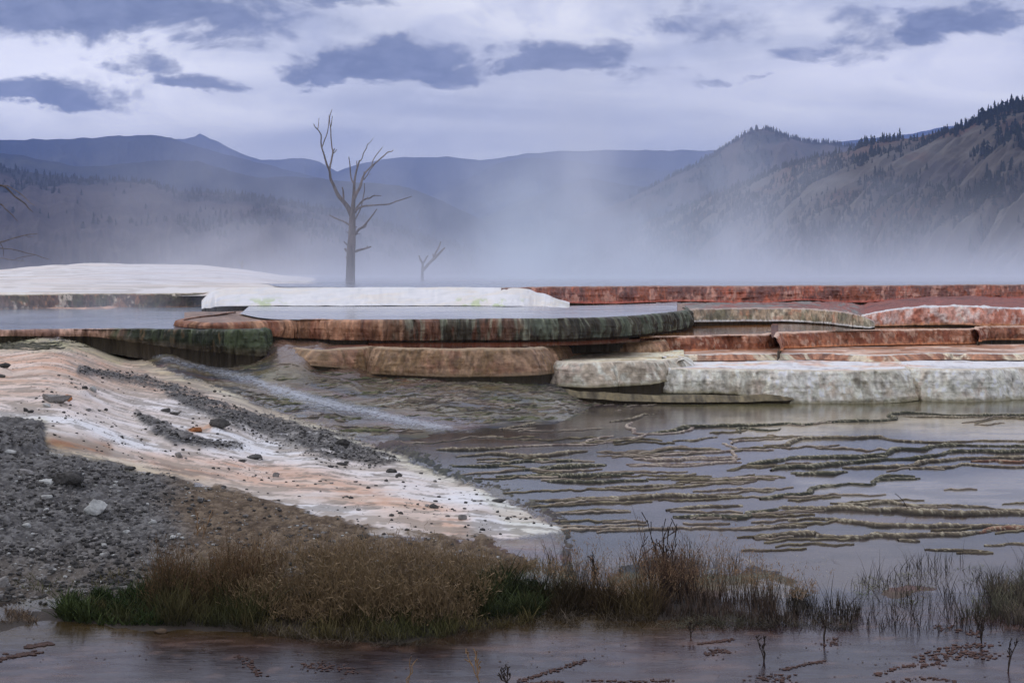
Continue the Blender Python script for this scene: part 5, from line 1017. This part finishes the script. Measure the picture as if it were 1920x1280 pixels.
def g_poly(poly, fn=None, edge=0):
    p_ = np.array(poly, float)
    def g_(r, n):
        u = r.uniform(p_[:, 0].min(), p_[:, 0].max(), n * 3); v = r.uniform(p_[:, 1].min(), p_[:, 1].max(), n * 3); k = polydist(u, v, poly) + r.normal(0, 5, n * 3) > edge
        if fn is not None: k &= r.random(n * 3) < fn(u, v)
        return u[k][:n], v[k][:n]
    return g_
scatter('gravel', 'dark cinder gravel covering the bank at lower left', g_poly(GRAV, lambda u, v: np.where((u < 330), 1, .22) * (.12 + .88 * sstep(fbm(u / 60, v / 22, 3, 4), -.1, .2))), 6500, (.006, .045), M_dk, 1)
scatter('gravel', 'pale chips lying among the dark gravel', g_poly(GRAV, lambda u, v: .4 + 0 * u), 900, (.006, .035), M_lt, 2)
scatter('gravel', 'mid grey stones mixed through the gravel bank', g_poly(GRAV, lambda u, v: np.where((u < 330), 1, .3) * (.15 + .85 * sstep(fbm(u / 45, v / 18, 9, 4), -.1, .2))), 4200, (.006, .045), M_md, 3)
def g_str(r, n):
    u = r.uniform(150, 760, n * 6); v = r.uniform(690, 880, n * 6); s_1, t_1 = linedist(u, v, STR1); w_1 = np.interp(t_1, [0, 2, 4, 6, 7, 8], [6, 8, 14, 20, 16, 5]); s_2, t_2 = linedist(u, v, STR2)
    k = (s_1 < w_1 * r.uniform(.2, 1.9, n * 6) ** 1.0) | (s_2 < 8 * r.uniform(.3, 1.2, n * 6)); return u[k][:n], v[k][:n]
scatter('gravel', 'dark rubble along the streaks crossing the white crust', g_str, 2300, (.007, .04), M_dk, 4)
scatter('gravel', 'grey rubble along the streaks crossing the white crust', g_str, 1500, (.007, .04), M_md, 5)
scatter('gravel', 'fine dark crumbs sprinkled over the white crust', g_poly(BANK, lambda u, v: .10 + .9 * sstep(fbm(u / 70, v / 18, 3, 3), .05, .4)), 1500, (.006, .026), M_dk, 6)
# ================================================================ GRASS AND REEDS
def plant_mat(name, c1, c2, rough=.8, trans=.2):
    m = bpy.data.materials.new(name); m.use_nodes = True; T = NT(m.node_tree); bs = m.node_tree.nodes['Principled BSDF']
    at = T.n.new('ShaderNodeAttribute'); at.attribute_name = 'col'; T.put(bs, 'Base Color', at.outputs['Color']); bs.inputs['Roughness'].default_value = rough; bs.inputs['Specular IOR Level'].default_value = .2
    bs.inputs['Transmission Weight'].default_value = 0; return m
M_grass = plant_mat('grass_blades', None, None)
def blades(name, label, X, Y, Z, h, w, bend, cbase, ctip, seed=0, seg=3, spread=.35, cat='grass', heads=None, stiff=2.0, kind='stuff', parent=None):
    """curved tapering blades; heads=(count, size, colour) adds loose seed fluff round the upper part"""
    r = np.random.default_rng(seed); n = len(X); a = r.uniform(0, 2 * np.pi, n); lean = np.abs(r.normal(0, spread, n)); b = bend * r.uniform(.4, 1.4, n)
    t = np.linspace(0, 1, seg + 1)
    out = lean[:, None] * t + b[:, None] * t ** stiff; px_ = X[:, None] + h[:, None] * out * np.cos(a)[:, None]; py_ = Y[:, None] + h[:, None] * out * np.sin(a)[:, None]
    pz_ = Z[:, None] + h[:, None] * t * (1 - .25 * np.clip(out, 0, 1.2))
    fa = r.uniform(-.9, .9, n); wx, wy = np.cos(fa), np.sin(fa); ww = w * r.uniform(.6, 1.4, n)[:, None] * (1 - t ** 1.6 * .85)
    L = np.stack([px_ - wx[:, None] * ww / 2, py_ - wy[:, None] * ww / 2, pz_], -1); Rr = np.stack([px_ + wx[:, None] * ww / 2, py_ + wy[:, None] * ww / 2, pz_], -1)
    V_ = np.stack([L, Rr], 2).reshape(n, (seg + 1) * 2, 3); i = np.arange(seg) * 2; fq = np.stack([i, i + 1, i + 3, i + 2], -1)
    Fq = (fq[None] + (np.arange(n) * (seg + 1) * 2)[:, None, None]).reshape(-1, 4)
    cl = fbm(X * 1.6, Y * 1.6, seed + .5, 3); cb = np.asarray(cbase)[None] * r.uniform(.6, 1.4, (n, 1)); ct = np.asarray(ctip)[None] * r.uniform(.55, 1.45, (n, 1)) * (1 + 1.1 * cl[:, None]).clip(.35, 1.6); ct = ct * (1 - .35 * sstep(fbm(X * 1.1 + 4, Y * 1.1, 3 + seed, 3), .0, .3)[:, None] * np.array([1, .55, .8]))
    pick = r.random((n, 1)); cb = cb * (1 + .3 * (pick - .5)); C_ = cb[:, None] * (1 - t[None, :, None] ** .8) + ct[:, None] * t[None, :, None] ** .8; C_ = np.repeat(C_, 2, 1)
    Vs, Fs, Cs = [V_.reshape(-1, 3)], [Fq], [C_.reshape(-1, 3)]
    if heads:
        k, szh, ch = heads; tt = r.uniform(.55, 1.0, (n, k)); idx = tt * seg; i0 = np.clip(idx.astype(int), 0, seg - 1); fr = idx - i0; row = np.arange(n)[:, None]
        def at_(A): return A[row, i0] * (1 - fr) + A[row, i0 + 1] * fr
        hx, hy, hz_ = at_(px_), at_(py_), at_(pz_); sp_ = szh * (1.35 - tt)
        ox, oy, oz = [r.normal(0, 1, (n, k)) * sp_ * .8 for _ in range(3)]; hx, hy, hz_ = hx + ox, hy + oy, hz_ + np.abs(oz) * .6
        sl = r.uniform(.4, 1.2, (n, k)) * szh * .55; dx_ = r.normal(0, .5, (n, k)) * sl; dz_2 = np.abs(r.normal(.6, .4, (n, k))) * sl; wv = .0016 + .0014 * r.random((n, k))
        tri = np.stack([np.stack([hx - wv, hy, hz_], -1), np.stack([hx + wv, hy, hz_], -1), np.stack([hx + dx_ + wv * .6, hy + r.normal(0, .3, (n, k)) * sl, hz_ + dz_2], -1), np.stack([hx + dx_ - wv * .6, hy, hz_ + dz_2], -1)], 2).reshape(-1, 3)
        q_ = np.arange(len(tri)).reshape(-1, 4); Fs.append(q_ + len(Vs[0])); Vs.append(tri); Cs.append(np.repeat(np.asarray(ch)[None] * r.uniform(.7, 1.3, (n * k, 1)), 4, 0))
    o = mesh_np(name, np.vstack(Vs), np.vstack(Fs), M_grass, np.vstack(Cs), smooth=False, parent=parent)
    return tag(o, label, cat, None, kind)
def area(n, poly, seed, clump=.0, cs=26., z0=None):
    r = np.random.default_rng(seed); p_ = np.array(poly, float); u = r.uniform(p_[:, 0].min(), p_[:, 0].max(), n * 4); v = r.uniform(p_[:, 1].min(), p_[:, 1].max(), n * 4)
    k = polydist(u, v, poly) > 0
    if clump: k &= fbm(u / cs, v / (cs * .4), seed, 3) + r.normal(0, .1, n * 4) > clump
    u, v = u[k][:n], v[k][:n]; x, y, z = on_ground(u, v); return x, y, np.maximum(z, wlev(v) - .02), u, v, r
BR, TN, OL, GR2, DK, PU = seen(62, 48, 38), seen(136, 112, 88), seen(56, 56, 34), seen(62, 78, 34), seen(30, 26, 26), seen(74, 58, 56)
def gr_(name, label, n, poly, hr, w, bend, cb, ct, seed, clump=0, cs=26, spread=.3, heads=None, seg=3, env=None, cat='grass', stiff=2.0):
    x, y, z, u, v, r = area(n, poly, seed, clump, cs); h = r.uniform(hr[0], hr[1], len(x)) * (.50 + .48 * r.random(len(x)))
    h = h * (.50 + 1.0 * sstep(fbm(u / 38., v / 30., seed * .37, 3), -.35, .45)) * (1 + .35 * (r.random(len(x)) < .06))
    if env is not None: h = h * env(u, v)
    return blades(name, label, x, y, z - .01, h, w, bend, cb, ct, seed, seg, spread, cat, heads, stiff)
gr_('grass', 'bright green leafy clump at the left end of the grass bank', 2600, [(98, 1150), (120, 1165), (180, 1172), (300, 1172), (330, 1155), (320, 1120), (220, 1112), (140, 1128)], (.10, .24), .011, .35, seen(30, 36, 20), seen(46, 54, 30), 1, -.1, 20, .5)
gr_('grass', 'brown and dark green grass at the left of the bank', 4000, [(150, 1148), (200, 1169), (330, 1174), (520, 1180), (520, 1130), (400, 1108), (300, 1109), (230, 1126)], (.12, .33), .006, .3, seen(26, 26, 17), seen(66, 60, 40), 2, -.04, 24, .35, env=lambda u, v: .6 + .6 * sstep(u, 180, 340))
gr_('grass', 'tall reddish brown stems standing at the left of the bank', 900, [(260, 1145), (520, 1150), (520, 1115), (330, 1115)], (.3, .52), .006, .12, seen(38, 28, 23), seen(84, 62, 48), 3, 0, 30, .14, (10, .05, seen(88, 68, 54)))
gr_('grass', 'dense olive and tan grass mass in the middle of the bank', 6500, [(420, 1167), (480, 1198), (640, 1202), (800, 1205), (880, 1188), (1000, 1174), (1000, 1126), (900, 1112), (760, 1113), (560, 1118), (450, 1126)], (.10, .30), .006, .3, seen(26, 24, 17), seen(74, 66, 44), 4, -.06, 30, .32, env=lambda u, v: .75 + .4 * np.sin(u / 55.) * .3 + .25 * sstep(1190 - v, 20, 100))
gr_('grass', 'feathery tan grass heads over the middle of the bank', 1400, [(440, 1162), (600, 1182), (850, 1185), (905, 1162), (900, 1118), (800, 1108), (640, 1109), (470, 1118)], (.20, .44), .0028, .22, seen(50, 41, 34), seen(98, 82, 66), 5, .0, 30, .26, (12, .11, seen(98, 82, 66)))
gr_('grass', 'thin pale grass wisps rising behind the bank onto the brown ground', 700, [(330, 1092), (560, 1077), (740, 1072), (980, 1082), (1100, 1092), (900, 1092), (500, 1095)], (.15, .38), .003, .22, seen(74, 61, 50), seen(122, 103, 86), 6, .0, 50, .25, (12, .10, seen(112, 95, 80)))
gr_('grass', 'green clump at the right end of the tall grass', 2200, [(870, 1150), (900, 1165), (1010, 1160), (1040, 1130), (1000, 1095), (900, 1090)], (.12, .3), .009, .35, seen(26, 27, 19), seen(52, 54, 34), 7, -.1, 22, .4)
gr_('grass', 'low brown and red grass right of the green clump', 2600, [(990, 1126), (1000, 1161), (1100, 1165), (1230, 1165), (1250, 1133), (1100, 1112)], (.10, .26), .007, .3, seen(36, 28, 22), seen(76, 58, 44), 8, -.12, 26, .35)
gr_('reeds', 'dark brown reeds in the middle of the shallows', 1500, [(1200, 1146), (1230, 1170), (1400, 1175), (1600, 1173), (1620, 1146), (1500, 1123), (1300, 1120)], (.08, .25), .0055, .16, seen(26, 22, 21), seen(62, 50, 46), 9, -.02, 24, .2, cat='reeds')
gr_('reeds', 'tall dark bushy stems above the middle reeds', 260, [(1205, 1114), (1215, 1131), (1300, 1135), (1310, 1107), (1250, 1096)], (.3, .62), .006, .14, seen(34, 27, 26), seen(60, 46, 44), 10, 0, 20, .22, (10, .05, seen(92, 72, 62)), cat='reeds')
gr_('reeds', 'airy tan stems between the dark reeds', 520, [(1000, 1120), (1150, 1137), (1500, 1140), (1560, 1120), (1400, 1092), (1150, 1089)], (.22, .5), .004, .15, seen(54, 43, 38), seen(100, 82, 70), 11, 0, 26, .22, (10, .05, seen(120, 96, 80)), cat='reeds')
gr_('reeds', 'sparse thin reeds standing in the water at the right', 1000, [(1560, 1180), (1700, 1190), (1960, 1190), (1960, 1060), (1750, 1050), (1640, 1075), (1580, 1110)], (.12, .30), .005, .25, seen(30, 28, 28), seen(60, 52, 50), 12, .02, 26, .28, cat='reeds')
gr_('reeds', 'grey brown reed patch at the right edge', 1500, [(1800, 1170), (1960, 1185), (1960, 1090), (1860, 1095)], (.10, .26), .005, .25, seen(48, 44, 42), seen(92, 82, 76), 13, -.05, 26, .3, cat='reeds')
gr_('reeds', 'few dark sprigs in the channel below the white point', 420, [(960, 1080), (1030, 1050), (1250, 1050), (1400, 1060), (1350, 1090), (1100, 1090)], (.08, .26), .006, .2, seen(34, 30, 28), seen(70, 60, 54), 14, .05, 20, .3, cat='reeds')
gr_('grass', 'dry grey roots and dead grass at the water line', 5200, [(330, 1165), (480, 1190), (620, 1214), (860, 1215), (930, 1185), (1240, 1182), (1600, 1188), (1600, 1168), (1000, 1158), (870, 1172), (620, 1190), (480, 1172)], (.04, .12), .004, .8, seen(40, 34, 32), seen(82, 73, 68), 15, -.05, 26, .7)
gr_('grass', 'small dry tuft at the lower left water edge', 500, [(-60, 1165), (0, 1170), (70, 1168), (60, 1150), (0, 1140), (-60, 1140)], (.06, .16), .005, .5, seen(60, 48, 42), seen(104, 88, 78), 16, -.1, 20, .5)
gr_('grass', 'thin weeds dotted on the lower gravel', 350, [(20, 1110), (160, 1130), (300, 1085), (160, 1070), (40, 1080)], (.04, .12), .006, .4, seen(40, 40, 28), seen(80, 72, 48), 17, .1, 20, .5)
gr_('weeds', 'low olive weed mats floating in the shallows at right', 3600, [(1520, 1100), (1700, 1150), (1960, 1160), (1960, 1060), (1800, 1068), (1600, 1085)], (.015, .05), .008, 1.2, seen(50, 52, 36), seen(96, 96, 72), 18, .08, 30, 1.2)
gr_('weeds', 'pale stranded weed lying in the middle shallows', 3000, [(1000, 1050), (1250, 1045), (1560, 1050), (1600, 1110), (1300, 1120), (1050, 1100)], (.015, .05), .006, 1.4, seen(70, 62, 56), seen(140, 128, 118), 19, .05, 30, 1.4)
# single plants that stand apart
def sprig(label, u, v, h, n, colr, seed, spread=.3, twigs=True, name='reed_plant', cat='plant', w=.006):
    x, y = P(u, v, wlev(v)); root = empty(name, (x, y, wlev(v))); tag(root, label, cat); r = np.random.default_rng(seed); rel = lambda q: q
    for k in range(n):
        a = r.uniform(0, 6.28); le = abs(r.normal(0, spread)); hh = h * r.uniform(.6, 1.1); pts = [(0, 0, -.01)]
        for j in range(1, 5): t = j / 4; pts.append((hh * le * t ** 1.3 * math.cos(a) + r.normal(0, .01), hh * le * t ** 1.3 * math.sin(a), hh * t))
        V_, Fq, Ft = tube(pts, [w, w * .8, w * .65, w * .5, w * .3], 5, .05, .006, 0, k); sp_ = [(V_, Fq, Ft)]
        if twigs:
            for j in range(4):
                b = np.array(pts[2 + j % 2]) * (1 + .08 * j); d = np.array([r.normal(0, .3), r.normal(0, .3), .55]) * hh * .3
                sp_.append(tube([b, b + d * .5, b + d], [w * .5, w * .35, w * .2], 4, .05, .004, 0, j))
        tube_obj('stem', sp_, colr, root, (0, 0, 0))
M_dst = mat_flat('dark_dry_stem', seen(44, 36, 34), .8, .4, 30, .2); M_tst = mat_flat('tan_dry_stem', seen(118, 94, 76), .8, .4, 30, .2)
sprig('tall dark branching dead plant rising above the middle reeds', 1245, 1110, .62, 9, M_dst, 1, .28)
sprig('dark upright stalk right of the low brown grass', 1112, 1110, .34, 4, M_dst, 2, .12)
sprig('thin leaning dark twig above the shallows', 1195, 1055, .3, 2, M_dst, 3, .7)
sprig('dark spiky sprig in the lower right water', 1432, 1236, .16, 3, M_dst, 4, .2); sprig('dark forked sprig in the near water', 1295, 1190, .12, 3, M_dst, 5, .5)
sprig('bare twig leaning over the right hand pool', 1705, 958, .28, 1, M_dst, 6, .5, False)
sprig('tan seed head plant cut by the bottom edge of the picture', 898, 1275, .22, 3, M_tst, 7, .3, w=.004); sprig('dark bushy twig at the bottom edge beside the seed head', 952, 1285, .15, 5, M_dst, 8, .5)
sprig('thin bent grass stalks at the bottom of the pond', 765, 1285, .24, 2, M_tst, 9, .6, False, w=.003)
sprig('thin dark twig standing in the far right water', 1890, 1255, .22, 2, M_dst, 10, .4); sprig('dark twig in the near water right of centre', 1545, 1200, .2, 2, M_dst, 11, .2); sprig('short dark sprigs at the right edge of the pond', 1840, 1200, .18, 4, M_dst, 12, .35)
sprig('slender tan grass stem rising above the brown ground', 370, 1040, .45, 3, M_tst, 13, .2, w=.004)

# reddish algal crusts at the surface of the near pond
def mats(name, label, lines, n, seed, sz, mat):
    r = np.random.default_rng(seed); protos = [rockv(I1, 60 + k, .9, 1) for k in range(6)]; Vs, Fs, b = [], [], 0
    for L in lines:
        q, s = catmull([tuple(p_) for p_ in L[0]], int(n * L[2])); wd = L[1]
        for (u, v) in q:
            for _ in range(2):
                uu, v2 = u + r.normal(0, wd), v + r.normal(0, wd * .3); x, y = P(uu, v2, wlev(v2)); vv, f = protos[int(r.integers(6))]; s3 = r.uniform(*sz)
                Vs.append(vv * (s3 * r.uniform(.8, 2.2), s3 * 1.2, s3 * .35) + (x, y, wlev(v2) - .008)); Fs.append(f + b); b += len(vv)
    tag(mesh_np(name, np.vstack(Vs), np.vstack(Fs), mat, smooth=False), label, 'algae', None, 'stuff')
M_alg = mat_flat('red_brown_algae', seen(64, 46, 44), .7, .5, 20, .5); M_alg2 = mat_flat('dark_algae', seen(60, 44, 40), .6, .5, 20, .5)
mats('algae_crust', 'red brown algae crust breaking the water at lower right', [([(1725, 1232), (1780, 1215), (1850, 1205)], 14, 1), ([(1740, 1245), (1800, 1222), (1870, 1228)], 12, 1), ([(1640, 1262), (1700, 1245), (1760, 1240)], 5, .5), ([(1745, 1170), (1800, 1180), (1840, 1190)], 10, .5)], 60, 1, (.004, .016), M_alg)
mats('algae_crust', 'thin broken lines of algae across the near pond', [([(1310, 1204), (1340, 1200), (1375, 1195)], 3, 1), ([(1325, 1225), (1345, 1215), (1365, 1220)], 6, .6), ([(970, 1275), (1010, 1262), (1050, 1250), (1095, 1235)], 4, 1), ([(1470, 1252), (1510, 1242), (1545, 1236)], 3, .8), ([(985, 1278), (1040, 1275), (1060, 1280)], 4, .6),
     ([(1100, 1272), (1180, 1274), (1260, 1272)], 4, .7), ([(450, 1225), (470, 1245), (490, 1262)], 6, .6), ([(570, 1250), (610, 1244), (660, 1256)], 14, .9), ([(1410, 1272), (1440, 1266), (1480, 1272)], 14, .8), ([(1545, 1205), (1570, 1200), (1560, 1195)], 8, .4), ([(1660, 1278), (1740, 1268), (1800, 1275)], 6, .6)], 60, 2, (.004, .012), M_alg)
mats('algae_crust', 'red crusted patch in the water at the lower left edge', [([(-30, 1240), (20, 1228), (70, 1220)], 5, 1), ([(50, 1210), (75, 1206), (95, 1203)], 4, .8)], 120, 3, (.006, .018), M_alg)
mats('algae_crust', 'dark specks and leaves floating on the near pond', [([(60, 1210), (400, 1215), (800, 1235), (1200, 1215), (1900, 1240)], 60, 1)], 160, 4, (.002, .007), M_alg2)
